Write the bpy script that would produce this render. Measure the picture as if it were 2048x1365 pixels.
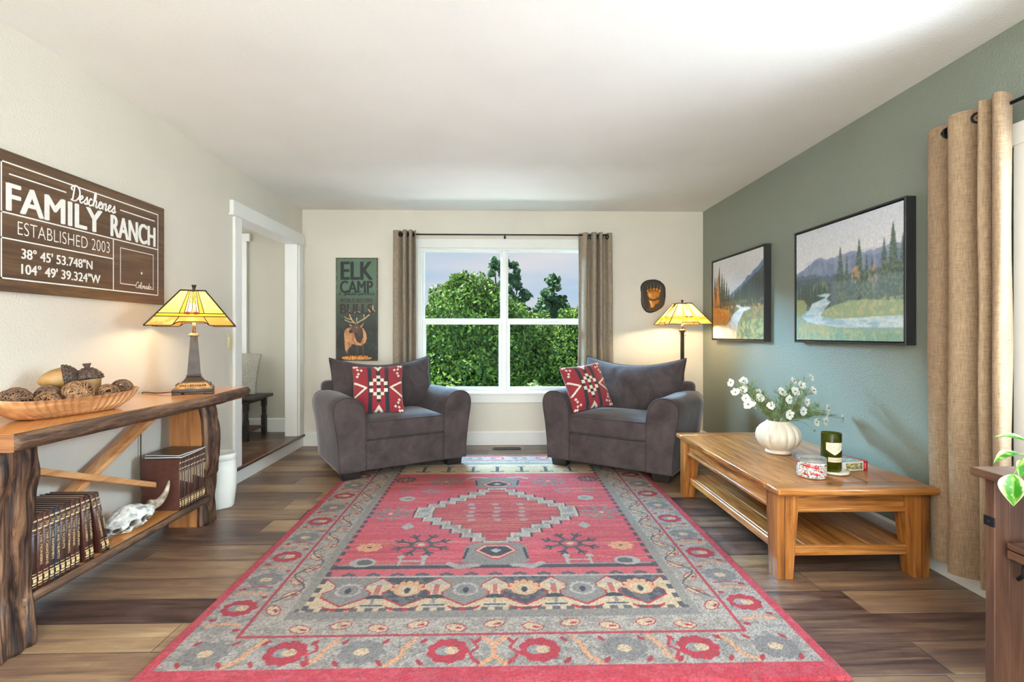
import bpy, bmesh, math, random
import numpy as np
from mathutils import Vector, Matrix, Euler, noise as mnoise
for _o in list(bpy.data.objects): bpy.data.objects.remove(_o)
S = bpy.context.scene
C = S.collection
PI = math.pi
random.seed(7)

def lin(c):
    return tuple((x/255/12.92 if x/255 <= .04045 else ((x/255+.055)/1.055)**2.4) for x in c[:3])

# ------------------------------------------------------------------ camera
F_PX = 1015.0
cam = bpy.data.cameras.new('camera'); camo = bpy.data.objects.new('camera', cam); C.objects.link(camo)
cam.sensor_fit = 'HORIZONTAL'; cam.sensor_width = 36; cam.lens = F_PX/2048*36
cam.shift_y = -14.5/2048
cam.clip_start = .02; cam.clip_end = 400
camo.location = (0, 0, 1.157); camo.rotation_euler = (PI/2, 0, -math.atan(24/F_PX))
S.camera = camo

# ------------------------------------------------------------------ view, sky, lights
S.view_settings.view_transform = 'Standard'
try: S.view_settings.look = 'None'
except Exception: pass
S.view_settings.exposure = 1.0; S.view_settings.gamma = 1.0; S.view_settings.use_curve_mapping = False
S.cycles.max_bounces = 10; S.cycles.diffuse_bounces = 6; S.cycles.glossy_bounces = 4
S.cycles.transparent_max_bounces = 16; S.cycles.transmission_bounces = 6
S.cycles.sample_clamp_indirect = 4.0; S.cycles.caustics_reflective = False; S.cycles.caustics_refractive = False

W = bpy.data.worlds.new('sky'); S.world = W; W.use_nodes = True
_t = W.node_tree; _n = _t.nodes; _n.clear()
def _nd(t, **k):
    x = _n.new(t)
    for a, b in k.items(): setattr(x, a, b)
    return x
_tc = _nd('ShaderNodeTexCoord'); _mp = _nd('ShaderNodeMapping'); _mp.inputs['Scale'].default_value = (1.2, 1.2, 6.5)
_mp.inputs['Location'].default_value = (.35, .1, .42)
_t.links.new(_tc.outputs['Generated'], _mp.inputs['Vector'])
_no = _nd('ShaderNodeTexNoise'); _no.inputs['Scale'].default_value = 1.5; _no.inputs['Detail'].default_value = 5
_t.links.new(_mp.outputs['Vector'], _no.inputs['Vector'])
_rp = _nd('ShaderNodeValToRGB'); _e = _rp.color_ramp.elements
_e[0].position = .38; _e[0].color = (*lin((168, 200, 228)), 1)
_e[1].position = .66; _e[1].color = (*lin((226, 220, 222)), 1)
_m = _e.new(.5); _m.color = (*lin((198, 208, 224)), 1)
_t.links.new(_no.outputs['Fac'], _rp.inputs['Fac'])
_bg = _nd('ShaderNodeBackground'); _bg.inputs['Strength'].default_value = .54
_t.links.new(_rp.outputs['Color'], _bg.inputs['Color'])
_ow = _nd('ShaderNodeOutputWorld'); _t.links.new(_bg.outputs['Background'], _ow.inputs['Surface'])

def light(name, kind, loc, rot, power, col, **k):
    l = bpy.data.lights.new(name, kind); l.energy = power; l.color = col
    for a, b in k.items(): setattr(l, a, b)
    o = bpy.data.objects.new(name, l); C.objects.link(o); o.location = loc; o.rotation_euler = rot
    return o
sun = light('sun', 'SUN', (0, 0, 20), (math.radians(-15), math.radians(-26), 0), 15, (1, .96, .88), angle=.02)
# unseen fill panels added behind the camera and in the hall; right window's daylight
light('fill_rear', 'AREA', (-.3, -2.35, 1.1), (PI/2+.20, 0, PI), 315, (.70, .875, 1), shape='RECTANGLE', size=3.7, size_y=2.0)
light('daylight_side', 'AREA', (2.75, 1.25, 1.35), (0, PI/2, 0), 80, (.74, .88, 1), shape='RECTANGLE', size=1.7, size_y=1.7)
light('fill_hall', 'AREA', (-3.55, 4.3, 1.5), (0, -PI/2, 0), 13, (.96, .98, 1), shape='RECTANGLE', size=1.6, size_y=1.6)
light('fill_ceiling', 'AREA', (0, -.9, 2.38), (0, 0, 0), 42, (1, 1, 1), shape='RECTANGLE', size=1.6, size_y=1.2)  # unseen panel added for fill; no fixture hangs here
# unseen panels added outside in place of high sky and ground bounce
light('sky_panel_back', 'AREA', (-3.2, 7.6, 3.35), (-math.radians(84), 0, 0), 3000, (.38, .72, 1), shape='RECTANGLE', size=6.0, size_y=1.2)
light('sky_panel_side', 'AREA', (6.0, 1.1, 3.3), (0, math.radians(66), 0), 700, (.55, .80, 1), shape='RECTANGLE', size=1.6, size_y=4.0)
light('bounce_panel_back', 'AREA', (.4, 7.75, -.28), (-math.radians(104), 0, 0), 75, (.96, .95, 1), shape='RECTANGLE', size=5.5, size_y=.7)
light('bounce_panel_side', 'AREA', (3.5, 1.25, -.3), (0, math.radians(140), 0), 90, (.92, .95, 1), shape='RECTANGLE', size=2.0, size_y=3.0)

# ------------------------------------------------------------------ material helpers
class NT:
    def __init__(s, name):
        s.m = bpy.data.materials.new(name); s.m.use_nodes = True
        s.t = s.m.node_tree; s.n = s.t.nodes
        s.b = s.n['Principled BSDF']; s.out = s.n['Material Output']
    def nd(s, t, ins=None, **k):
        x = s.n.new(t)
        for a, b in k.items(): setattr(x, a, b)
        for a, b in (ins or {}).items(): s.set(x.inputs[a], b)
        return x
    def set(s, sock, v):
        if isinstance(v, bpy.types.NodeSocket): s.t.links.new(v, sock)
        else: sock.default_value = v
    def coords(s, scale=(1, 1, 1), src='Object', rot=(0, 0, 0)):
        tc = s.nd('ShaderNodeTexCoord'); mp = s.nd('ShaderNodeMapping', {'Vector': tc.outputs[src], 'Scale': scale, 'Rotation': rot})
        return mp.outputs['Vector']
    def noise(s, vec, scale, detail=3, dist=0, rough=.5):
        x = s.nd('ShaderNodeTexNoise', {'Vector': vec, 'Scale': scale, 'Detail': detail, 'Distortion': dist, 'Roughness': rough})
        return x.outputs['Fac']
    def ramp(s, fac, stops):
        r = s.nd('ShaderNodeValToRGB', {'Fac': fac}); e = r.color_ramp.elements
        while len(e) < len(stops): e.new(.5)
        for q, (p, c) in zip(e, stops): q.position = p
        for q, (p, c) in zip(e, stops): q.position = p; q.color = (*lin(c), 1)
        return r.outputs['Color']
    def math(s, op, a, b=0.0, c=0.0):
        x = s.nd('ShaderNodeMath', operation=op)
        s.set(x.inputs[0], a); s.set(x.inputs[1], b); s.set(x.inputs[2], c)
        return x.outputs[0]
    def mix(s, f, a, b, mode='MIX'):
        x = s.nd('ShaderNodeMix', data_type='RGBA', blend_type=mode)
        s.set(x.inputs[0], f); s.set(x.inputs[6], a); s.set(x.inputs[7], b)
        return x.outputs[2]
    def bump(s, h, strength, dist=.002):
        x = s.nd('ShaderNodeBump', {'Height': h, 'Strength': strength, 'Distance': dist})
        s.set(s.b.inputs['Normal'], x.outputs['Normal'])
    def p(s, **k):
        names = dict(base='Base Color', rough='Roughness', metal='Metallic', sheen='Sheen Weight', coat='Coat Weight', spec='Specular IOR Level', trans='Transmission Weight', emit='Emission Color', emits='Emission Strength', sub='Subsurface Weight', sheenr='Sheen Roughness', coatr='Coat Roughness', ior='IOR', alpha='Alpha')
        for a, b in k.items(): s.set(s.b.inputs[names[a]], b)
        return s

def sh(c, k): return tuple(min(255, max(0, x*k)) for x in c)
def mat(name, c, rough=.5, var=.06, vscale=12, bump=0, bscale=60, stretch=(1, 1, 1), c2=None, detail=3, **k):
    t = NT(name); v = t.coords(stretch)
    a, b = (sh(c, 1-var), sh(c, 1+var)) if c2 is None else (c, c2)
    t.p(base=t.ramp(t.noise(v, vscale, detail), [(.32, a), (.68, b)]), rough=rough, **k)
    if bump: t.bump(t.noise(v, bscale, 3), bump)
    return t.m
def wood(name, dark, mid, light_, axis='x', s=1.0, rough=.4, bump=.25, coat=0.0, dist=1.2, lo=.3, hi=.72):
    t = NT(name); sc = [14*s]*3; sc['xyz'.index(axis)] = 1.1*s
    v = t.coords(tuple(sc))
    n1 = t.noise(v, 1.4, 6, dist, .6); sc2 = [120*s]*3; sc2['xyz'.index(axis)] = 3*s
    n2 = t.noise(t.coords(tuple(sc2)), 1.5, 3)
    f = t.math('ADD', t.math('MULTIPLY', n1, .72), t.math('MULTIPLY', n2, .28))
    t.p(base=t.ramp(f, [(lo, dark), (.5, mid), (hi, light_)]), rough=rough, coat=coat, coatr=.15)
    t.bump(f, bump, .0015)
    return t.m
def attrmat(name, rough=.6, bump=0, bscale=300, speck=0, **k):
    t = NT(name); a = t.nd('ShaderNodeAttribute', attribute_name='Col'); col = a.outputs['Color']
    v = t.coords()
    if speck:
        n = t.noise(v, bscale, 2)
        col = t.mix(1.0, col, t.ramp(n, [(.25, (255*(1-speck),)*3), (.75, (255,)*3)]), 'MULTIPLY')
    t.p(base=col, rough=rough, **k)
    if bump: t.bump(t.noise(v, bscale, 2), bump, .003)
    return t.m

# ------------------------------------------------------------------ mesh helpers
class MB:
    def __init__(s): s.v = []; s.f = []; s.s = []
    def add(s, vs, fs, smooth=False, M=None):
        o = len(s.v)
        for q in vs:
            q = Vector(q)
            s.v.append(M @ q if M is not None else q)
        for f in fs: s.f.append([o+i for i in f]); s.s.append(smooth)
        return s
    def box(s, c, d, bevel=0, seg=2, M=None, smooth=None, taper=None):
        bm = bmesh.new(); bmesh.ops.create_cube(bm, size=1)
        for q in bm.verts:
            k = 1.0
            x, y = q.co.x*d[0], q.co.y*d[1]
            if taper and q.co.z < 0: x, y = x*taper[0]+taper[2]*d[0], y*taper[1]+taper[3]*d[1]
            q.co = (x+c[0], y+c[1], q.co.z*d[2]+c[2])
        if bevel:
            bmesh.ops.bevel(bm, geom=list(bm.edges), offset=bevel, segments=seg, affect='EDGES', profile=.5, clamp_overlap=True)
        bm.verts.index_update()
        s.add([q.co.copy() for q in bm.verts], [[q.index for q in f.verts] for f in bm.faces], (bevel > 0 and seg > 1) if smooth is None else smooth, M)
        bm.free(); return s
    def prism(s, poly, axis, a, b, M=None, smooth=False):
        n = len(poly)
        g = {'x': lambda u, v, w: (w, u, v), 'y': lambda u, v, w: (u, w, v), 'z': lambda u, v, w: (u, v, w)}[axis]
        vs = [g(u, v, a) for u, v in poly]+[g(u, v, b) for u, v in poly]
        s.add(vs, [list(range(n))[::-1], list(range(n, 2*n))], False, M)
        o = len(s.v)-2*n
        for i in range(n):
            j = (i+1) % n; s.f.append([o+i, o+j, o+n+j, o+n+i]); s.s.append(smooth)
        return s
    def lathe(s, prof, seg=32, c=(0, 0, 0), M=None, rf=None, cap=True):
        vs = []; fs = []; n = len(prof)
        for i in range(seg):
            t = 2*PI*i/seg; k = 1
            for (r, z) in prof:
                rr = r*(rf(t, z) if rf else 1)
                vs.append((c[0]+rr*math.cos(t), c[1]+rr*math.sin(t), c[2]+z))
        for i in range(seg):
            j = (i+1) % seg
            for k in range(n-1): fs.append([i*n+k, j*n+k, j*n+k+1, i*n+k+1])
        if cap:
            fs.append([i*n for i in range(seg)][::-1]); fs.append([i*n+n-1 for i in range(seg)])
        return s.add(vs, fs, True, M)
    def tube(s, pts, r, seg=8, closed=False, cap=True, flat=1.0, M=None):
        pts = [Vector(p) for p in pts]; n = len(pts); vs = []; fs = []
        up = None
        for i, p in enumerate(pts):
            a = pts[(i-1) % n] if (closed or i > 0) else p
            b = pts[(i+1) % n] if (closed or i < n-1) else p
            d = (b-a)
            d = d.normalized() if d.length > 1e-9 else Vector((0, 0, 1))
            if up is None: up = Vector((0, 0, 1)) if abs(d.z) < .9 else Vector((1, 0, 0))
            x = d.cross(up)
            if x.length < 1e-6: x = d.cross(Vector((0, 1, .3)))
            x.normalize(); y = x.cross(d).normalized(); up = y
            rr = r[i] if isinstance(r, (list, tuple)) else r
            for k in range(seg):
                t = 2*PI*k/seg; vs.append(p+x*math.cos(t)*rr+y*math.sin(t)*rr*flat)
        m = n if closed else n-1
        for i in range(m):
            j = (i+1) % n
            for k in range(seg):
                l = (k+1) % seg; fs.append([i*seg+k, i*seg+l, j*seg+l, j*seg+k])
        if cap and not closed:
            fs.append(list(range(seg))[::-1]); fs.append([(n-1)*seg+k for k in range(seg)])
        return s.add(vs, fs, True, M)
    def loft(s, rings, smooth=True, cap=True, closed=True):
        n = len(rings[0]); vs = [q for r in rings for q in r]; fs = []
        for i in range(len(rings)-1):
            for k in range(n if closed else n-1):
                l = (k+1) % n; fs.append([i*n+k, i*n+l, (i+1)*n+l, (i+1)*n+k])
        if cap and closed:
            fs.append(list(range(n))[::-1]); fs.append([(len(rings)-1)*n+k for k in range(n)])
        return s.add(vs, fs, smooth)
    def grid(s, fn, nu, nv, smooth=True, M=None):
        vs = [fn(i/nu, j/nv) for i in range(nu+1) for j in range(nv+1)]
        fs = [[i*(nv+1)+j, (i+1)*(nv+1)+j, (i+1)*(nv+1)+j+1, i*(nv+1)+j+1] for i in range(nu) for j in range(nv)]
        return s.add(vs, fs, smooth, M)
    def bar(s, p, q, w, h, up=(0, 0, 1), bevel=.003):
        p, q = Vector(p), Vector(q); d = q-p; L = d.length; d.normalize(); up = Vector(up)
        x = up.cross(d).normalized(); y = d.cross(x).normalized()
        M = Matrix((x, y, d)).transposed().to_4x4(); M.translation = (p+q)/2
        return s.box((0, 0, 0), (w, h, L), bevel, 2, M)
    def ico(s, c, r, sub=2, sc=(1, 1, 1), M=None, fn=None):
        bm = bmesh.new(); bmesh.ops.create_icosphere(bm, subdivisions=sub, radius=1)
        for q in bm.verts:
            k = fn(q.co) if fn else 1
            q.co = Vector((q.co.x*sc[0]*r*k+c[0], q.co.y*sc[1]*r*k+c[1], q.co.z*sc[2]*r*k+c[2]))
        bm.verts.index_update()
        s.add([q.co.copy() for q in bm.verts], [[q.index for q in f.verts] for f in bm.faces], True, M)
        bm.free(); return s
    def build(s, name, m, parent=None, loc=None, rot=None, cols=None, weld=False):
        me = bpy.data.meshes.new(name); me.from_pydata([tuple(q) for q in s.v], [], s.f); me.update()
        me.polygons.foreach_set('use_smooth', s.s)
        bm = bmesh.new(); bm.from_mesh(me)
        if weld: bmesh.ops.remove_doubles(bm, verts=bm.verts, dist=1e-5)
        bmesh.ops.recalc_face_normals(bm, faces=bm.faces); bm.to_mesh(me); bm.free()
        if cols is not None:
            a = me.color_attributes.new('Col', 'FLOAT_COLOR', 'POINT')
            arr = np.ones((len(me.vertices), 4), np.float32); arr[:, :3] = cols; a.data.foreach_set('color', arr.ravel())
        me.materials.append(m)
        o = bpy.data.objects.new(name, me); C.objects.link(o)
        if parent: o.parent = parent
        if loc: o.location = loc
        if rot: o.rotation_euler = rot
        return o
def tag(o, label=None, cat=None, group=None, kind=None):
    if label: o['label'] = label
    if cat: o['category'] = cat
    if group: o['group'] = group
    if kind: o['kind'] = kind
    return o
def thing(name, label, cat, loc=(0, 0, 0), rotz=0, group=None):
    o = bpy.data.objects.new(name, None); C.objects.link(o); o.empty_display_size = .05
    o.location = loc; o.rotation_euler = (0, 0, rotz) if not isinstance(rotz, tuple) else rotz
    return tag(o, label, cat, group)
def dup(r0, loc, rot=None, label=None, scale=None):
    def cp(o, par):
        c = o.copy(); C.objects.link(c)
        if par: c.parent = par
        for ch in kids.get(o.name, []): cp(ch, c)
        return c
    kids = {}
    def walk(o):
        kids[o.name] = list(o.children)
        for ch in o.children: walk(ch)
    walk(r0)
    r = cp(r0, None); r.location = loc
    if rot is not None: r.rotation_euler = rot
    if label: r['label'] = label
    if scale: r.scale = (scale,)*3 if not isinstance(scale, tuple) else scale
    return r
def struct(name, mb, m, label=None, cat=None, parent=None, **k):
    o = mb.build(name, m, parent, **k)
    if parent is None:
        o['kind'] = 'structure'
        tag(o, label or name.replace('_', ' '), cat or name.split('_')[0])
    return o
def catmull(pts, n=8, closed=False):
    P = [Vector(p) for p in pts]; out = []; m = len(P)
    for i in range(m if closed else m-1):
        if closed: a, b, c, d = P[(i-1) % m], P[i], P[(i+1) % m], P[(i+2) % m]
        else: a, b, c, d = P[max(i-1, 0)], P[i], P[i+1], P[min(i+2, m-1)]
        for k in range(n):
            t = k/n
            out.append(.5*((2*b)+(c-a)*t+(2*a-5*b+4*c-d)*t*t+(3*b-a-3*c+d)*t**3))
    if not closed: out.append(P[-1])
    return out
def nz(x, y=0, z=0): return mnoise.noise(Vector((x, y, z)))

# ------------------------------------------------------------------ painted pictures (vertex colours on a fine mesh)
def s2l(a):
    a = np.clip(np.asarray(a, float)/255, 0, 1)
    return np.where(a <= .04045, a/12.92, ((a+.055)/1.055)**2.4)
def vnoise(X, Y, sx, sy, seed):
    r = np.random.RandomState(seed); g = r.rand(256, 256)
    x = X*sx; y = Y*sy; i = np.floor(x).astype(int); j = np.floor(y).astype(int); fx = x-i; fy = y-j
    fx = fx*fx*(3-2*fx); fy = fy*fy*(3-2*fy)
    def G(a, b): return g[a % 256, b % 256]
    return (G(i, j)*(1-fx)+G(i+1, j)*fx)*(1-fy)+(G(i, j+1)*(1-fx)+G(i+1, j+1)*fx)*fy
class Pic:
    def __init__(s, x0, x1, y0, y1, nx, ny, bg):
        s.x = np.linspace(x0, x1, nx); s.y = np.linspace(y0, y1, ny); s.nx, s.ny = nx, ny
        s.X, s.Y = np.meshgrid(s.x, s.y); s.a = np.ones((ny, nx, 3))*np.array(bg, float)
    def n(s, sx, sy, seed):
        v = .58*vnoise(s.X+31, s.Y+17, sx, sy, seed)+.27*vnoise(s.X+11, s.Y+7, sx*2.3, sy*2.3, seed+7)+.15*vnoise(s.X+5, s.Y+3, sx*5.1, sy*5.1, seed+13)
        return np.clip(.5+(v-.5)*1.45+(np.random.RandomState(seed).rand(*s.X.shape)-.5)*.12, 0, 1)
    def blur(s, k=1):
        for _ in range(k):
            p = np.pad(s.a, ((1, 1), (1, 1), (0, 0)), 'edge'); s.a = (p[1:-1, 1:-1]*4+p[:-2, 1:-1]*2+p[2:, 1:-1]*2+p[1:-1, :-2]*2+p[1:-1, 2:]*2+p[:-2, :-2]+p[2:, :-2]+p[:-2, 2:]+p[2:, 2:])/16
    def put(s, m, c, al=1.0):
        m = (np.clip(m.astype(float), 0, 1)*al)[..., None]; s.a = s.a*(1-m)+np.array(c, float)*m
    def ell(s, cx, cy, rx, ry, rot=0):
        dx, dy = s.X-cx, s.Y-cy
        if rot: dx, dy = dx*math.cos(rot)+dy*math.sin(rot), -dx*math.sin(rot)+dy*math.cos(rot)
        return (dx/rx)**2+(dy/ry)**2 < 1
    def rect(s, x0, x1, y0, y1): return (s.X >= x0) & (s.X <= x1) & (s.Y >= y0) & (s.Y <= y1)
    def poly(s, pts):
        m = np.zeros(s.X.shape, bool); n = len(pts)
        for i in range(n):
            (xa, ya), (xb, yb) = pts[i], pts[(i+1) % n]
            if ya == yb: continue
            m ^= ((ya > s.Y) != (yb > s.Y)) & (s.X < (xb-xa)*(s.Y-ya)/(yb-ya)+xa)
        return m
    def line(s, pts, w):
        d = np.full(s.X.shape, 1e9)
        for (xa, ya), (xb, yb) in zip(pts[:-1], pts[1:]):
            vx, vy = xb-xa, yb-ya; L = vx*vx+vy*vy+1e-12
            t = np.clip(((s.X-xa)*vx+(s.Y-ya)*vy)/L, 0, 1)
            d = np.minimum(d, (s.X-xa-t*vx)**2+(s.Y-ya-t*vy)**2)
        return d < (w/2)**2
    def mesh(s, name, fn, m, parent=None, smooth=True):
        P = np.array(fn(s.X, s.Y)); P = np.stack([np.broadcast_to(q, s.X.shape) for q in P], -1).reshape(-1, 3)
        i = np.arange(s.nx*s.ny).reshape(s.ny, s.nx)
        q = np.stack([i[:-1, :-1], i[:-1, 1:], i[1:, 1:], i[1:, :-1]], -1).reshape(-1, 4)
        me = bpy.data.meshes.new(name)
        me.vertices.add(len(P)); me.vertices.foreach_set('co', P.astype(np.float32).ravel())
        me.loops.add(q.size); me.loops.foreach_set('vertex_index', q.ravel().astype(np.int32))
        me.polygons.add(len(q)); me.polygons.foreach_set('loop_start', np.arange(0, q.size, 4, dtype=np.int32))
        me.polygons.foreach_set('use_smooth', np.full(len(q), smooth)); me.update(calc_edges=True); me.validate()
        a = me.color_attributes.new('Col', 'FLOAT_COLOR', 'POINT')
        arr = np.ones((len(P), 4), np.float32); arr[:, :3] = s2l(s.a).reshape(-1, 3); a.data.foreach_set('color', arr.ravel())
        me.materials.append(m); o = bpy.data.objects.new(name, me); C.objects.link(o)
        if parent: o.parent = parent
        return o

# ------------------------------------------------------------------ lettering
def text_geo(body, w, h, bold=0.0, space=1.0):
    """flat letters fitted to a w x h box, lower left at 0,0"""
    cu = bpy.data.curves.new('t', 'FONT'); cu.body = body; cu.size = 1; cu.offset = bold; cu.space_character = space; cu.resolution_u = 6
    ob = bpy.data.objects.new('t', cu); C.objects.link(ob)
    dg = bpy.context.evaluated_depsgraph_get(); me = bpy.data.meshes.new_from_object(ob.evaluated_get(dg))
    vs = np.array([v.co[:2] for v in me.vertices]); fs = [list(p.vertices) for p in me.polygons]
    bpy.data.objects.remove(ob); bpy.data.curves.remove(cu); bpy.data.meshes.remove(me)
    mn, mx = vs.min(0), vs.max(0); vs = (vs-mn)/(mx-mn)*np.array([w, h])
    return vs, fs
def letters(mb, body, o, U, V, w, h, bold=0.0, space=1.0, shear=0.0):
    vs, fs = text_geo(body, w, h, min(bold, 0), space); o, U, V = Vector(o), Vector(U), Vector(V)
    e = max(bold, 0)*h*.8        # bold: a few shifted copies of the strokes
    for dk, (dx, dy) in enumerate(((0, 0),) if not e else ((0, 0), (e, 0), (-e, 0), (e*.5, e*.35), (-e*.5, -e*.35))):
        mb.add([o+U*float(a*(1-2*e/w)+e+dx)+V*float(b+dy)+U.cross(V)*(.00012*dk) for a, b in vs], fs)
SCRIPT = {
 'D': ([(.3,2),(.27,1),(.2,.1),(0,.1),(.2,0),(.8,.1),(1.3,.8),(1.2,1.6),(.7,2.1),(.1,2),(-.2,1.6),(.02,1.4)], 1.3),
 'e': ([(0,.3),(.4,.55),(.6,.85),(.4,1),(.15,.7),(.15,.25),(.4,0),(.8,.25)], .8),
 's': ([(0,.2),(.35,.7),(.5,1.05),(.62,.6),(.6,.2),(.35,0),(.12,.15),(.6,.05),(.85,.3)], .85),
 'c': ([(.6,.85),(.35,1),(.1,.6),(.15,.15),(.4,0),(.8,.25)], .8),
 'h': ([(0,.2),(.4,1.2),(.4,2),(.2,1.9),(.15,.9),(.12,0),(.2,.6),(.5,1),(.65,.7),(.6,.1),(.8,0),(1,.25)], 1.0),
 'n': ([(0,.3),(.12,.95),(.15,0),(.25,.6),(.55,1),(.7,.7),(.65,.1),(.85,0),(1.05,.3)], 1.05),
 'o': ([(.45,1),(.15,.8),(.1,.3),(.35,0),(.65,.3),(.65,.8),(.45,1),(.6,.75),(.9,.85)], .9),
 'l': ([(0,.2),(.4,1.2),(.4,2),(.2,1.8),(.2,.3),(.4,0),(.65,.25)], .65),
 'r': ([(0,.2),(.2,1),(.3,.9),(.55,.85),(.5,.2),(.65,0),(.85,.25)], .85),
 'a': ([(.65,.85),(.35,1),(.1,.5),(.3,0),(.6,.4),(.7,.95),(.65,.2),(.8,0),(1,.25)], 1.0),
 'd': ([(.65,.85),(.35,1),(.1,.5),(.3,0),(.6,.4),(.8,2),(.7,.3),(.85,0),(1.05,.25)], 1.05),
 'u': ([(0,.3),(.1,.95),(.1,.3),(.35,0),(.6,.4),(.65,.95),(.65,.2),(.8,0),(1,.25)], 1.0),
 'i': ([(0,.3),(.15,.95),(.15,.2),(.3,0),(.5,.25)], .5),
 'v': ([(0,.9),(.2,.9),(.35,.05),(.6,.6),(.65,.95),(.85,.8)], .85),
 'C': ([(1.1,1.6),(.9,2),(.4,1.8),(.05,1),(.2,.2),(.6,0),(1.1,.3)], 1.1),
 'G': ([(1,1.6),(.7,2),(.25,1.6),(.1,.9),(.4,.5),(.9,.9),(1,1.2),(.9,.2),(.6,-.6),(.2,-.4),(.6,.1),(1.1,.4)], 1.1),
 'S': ([(1,1.7),(.7,2),(.35,1.6),(.5,1.1),(.9,.6),(.7,.05),(.2,0),(0,.3),(.5,.3),(1.1,.3)], 1.1),
 '&': ([(.9,0),(.3,1.1),(.45,1.5),(.65,1.2),(.2,.6),(.1,.2),(.45,0),(.8,.6)], 1.0), ' ': ([], .7)}
def cursive(mb, body, o, U, V, width, height, r, slant=.15):
    tot = sum(SCRIPT[c][1] for c in body); kx = width/tot; ky = height/2.0; o, U, V = Vector(o), Vector(U), Vector(V); x = 0
    for c in body:
        pts, adv = SCRIPT[c]
        if pts: mb.tube([o+U*((p[0]+x+slant*p[1])*kx)+V*(p[1]*ky) for p in catmull([(a, b, 0) for a, b in pts], 5)], r, 6)
        if c == 'i': mb.ico(o+U*((x+.25)*kx)+V*(1.4*ky), r*1.3, 1)
        x += adv
# ------------------------------------------------------------------ the room
XL, XR, YB, YF, ZC = -2.04, 2.135, 5.29, -2.6, 2.44
def wallmat(name, c, rough=.55, bump=.35, spec=.5):
    t = NT(name); v = t.coords()
    t.p(base=t.ramp(t.noise(v, 1.5, 2), [(.3, sh(c, .985)), (.7, sh(c, 1.015))]), rough=rough, spec=spec)
    t.bump(t.noise(v, 105, 2, 0, .45), bump*1.5, .004)
    return t.m
m_wall = wallmat('warm_greige_paint', (211, 203, 190), .5)
m_sage = wallmat('sage_green_paint', (122, 128, 116), .48, .4, 1.0)
m_hall = wallmat('hall_grey_paint', (186, 182, 166), .55, .25)
m_ceil = wallmat('white_ceiling_paint', (245, 244, 241), .8, .3)
m_trim = mat('white_trim_paint', (236, 235, 231), .35, .01, 3)
m_vinyl = mat('white_vinyl', (238, 238, 238), .3, .01, 3)

def floor_mat(name, dark):
    t = NT(name); tc = t.nd('ShaderNodeTexCoord'); sx = t.nd('ShaderNodeSeparateXYZ', {0: tc.outputs['Object']})
    x, y = sx.outputs[0], sx.outputs[1]
    Wd, Ln = .187, 1.22
    yy = t.math('DIVIDE', t.math('SUBTRACT', y, .003), Wd); row = t.math('FLOOR', yy)
    off = t.nd('ShaderNodeTexWhiteNoise', {'W': row}, noise_dimensions='1D').outputs['Value']
    xx = t.math('ADD', t.math('DIVIDE', x, Ln), t.math('MULTIPLY', off, 7.3)); col = t.math('FLOOR', xx)
    cid = t.nd('ShaderNodeCombineXYZ', {0: row, 1: col, 2: 0.0}).outputs[0]
    wn = t.nd('ShaderNodeTexWhiteNoise', {'Vector': cid}, noise_dimensions='3D').outputs['Value']
    fy = t.math('FRACT', yy); fx = t.math('FRACT', xx)
    ey = t.math('MULTIPLY', t.math('MINIMUM', fy, t.math('SUBTRACT', 1.0, fy)), Wd)
    ex = t.math('MULTIPLY', t.math('MINIMUM', fx, t.math('SUBTRACT', 1.0, fx)), Ln)
    edge = t.math('MINIMUM', ex, ey)
    gv = t.nd('ShaderNodeCombineXYZ', {0: t.math('ADD', t.math('MULTIPLY', x, 1.3), t.math('MULTIPLY', wn, 37)), 1: t.math('MULTIPLY', y, 13), 2: t.math('MULTIPLY', wn, 11)}).outputs[0]
    n1 = t.noise(gv, 1.25, 7, .9, .62)
    gv2 = t.nd('ShaderNodeCombineXYZ', {0: t.math('MULTIPLY', x, 2.5), 1: t.math('MULTIPLY', y, 120), 2: t.math('MULTIPLY', wn, 19)}).outputs[0]
    n2 = t.noise(gv2, 1.3, 4, 0, .65)
    gv3 = t.nd('ShaderNodeCombineXYZ', {0: t.math('MULTIPLY', x, 150), 1: t.math('MULTIPLY', y, 9), 2: wn}).outputs[0]
    n3 = t.noise(gv3, 1.2, 2)
    blot = t.noise(t.nd('ShaderNodeCombineXYZ', {0: t.math('MULTIPLY', x, 2.2), 1: t.math('MULTIPLY', y, 6), 2: t.math('MULTIPLY', wn, 23)}).outputs[0], 1.0, 3)
    f = t.math('ADD', t.math('ADD', t.math('MULTIPLY', n1, .50), t.math('MULTIPLY', n2, .26)), t.math('MULTIPLY', blot, .24))
    f = t.math('ADD', f, t.math('MULTIPLY', t.math('SUBTRACT', n3, .5), .07))
    f = t.math('ADD', f, t.math('MULTIPLY', t.math('SUBTRACT', wn, .5), .26))
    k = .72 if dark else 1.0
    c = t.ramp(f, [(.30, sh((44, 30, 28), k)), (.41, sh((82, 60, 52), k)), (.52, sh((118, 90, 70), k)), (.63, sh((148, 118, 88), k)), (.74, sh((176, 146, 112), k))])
    seam = t.nd('ShaderNodeMapRange', {0: edge, 1: .0006, 2: .0022, 3: 0.0, 4: 1.0}).outputs[0]
    t.p(base=t.mix(seam, (*lin((48, 36, 32)), 1), c), rough=.36, spec=.5)
    h = t.math('ADD', t.math('MULTIPLY', t.nd('ShaderNodeMapRange', {0: edge, 1: 0.0, 2: .004, 3: 0.0, 4: 1.0}).outputs[0], 1.0), t.math('MULTIPLY', f, .18))
    t.bump(h, .5, .003)
    return t.m
m_floor = floor_mat('dark_plank_floor', False); m_hfloor = floor_mat('hall_plank_floor', True)

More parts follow.
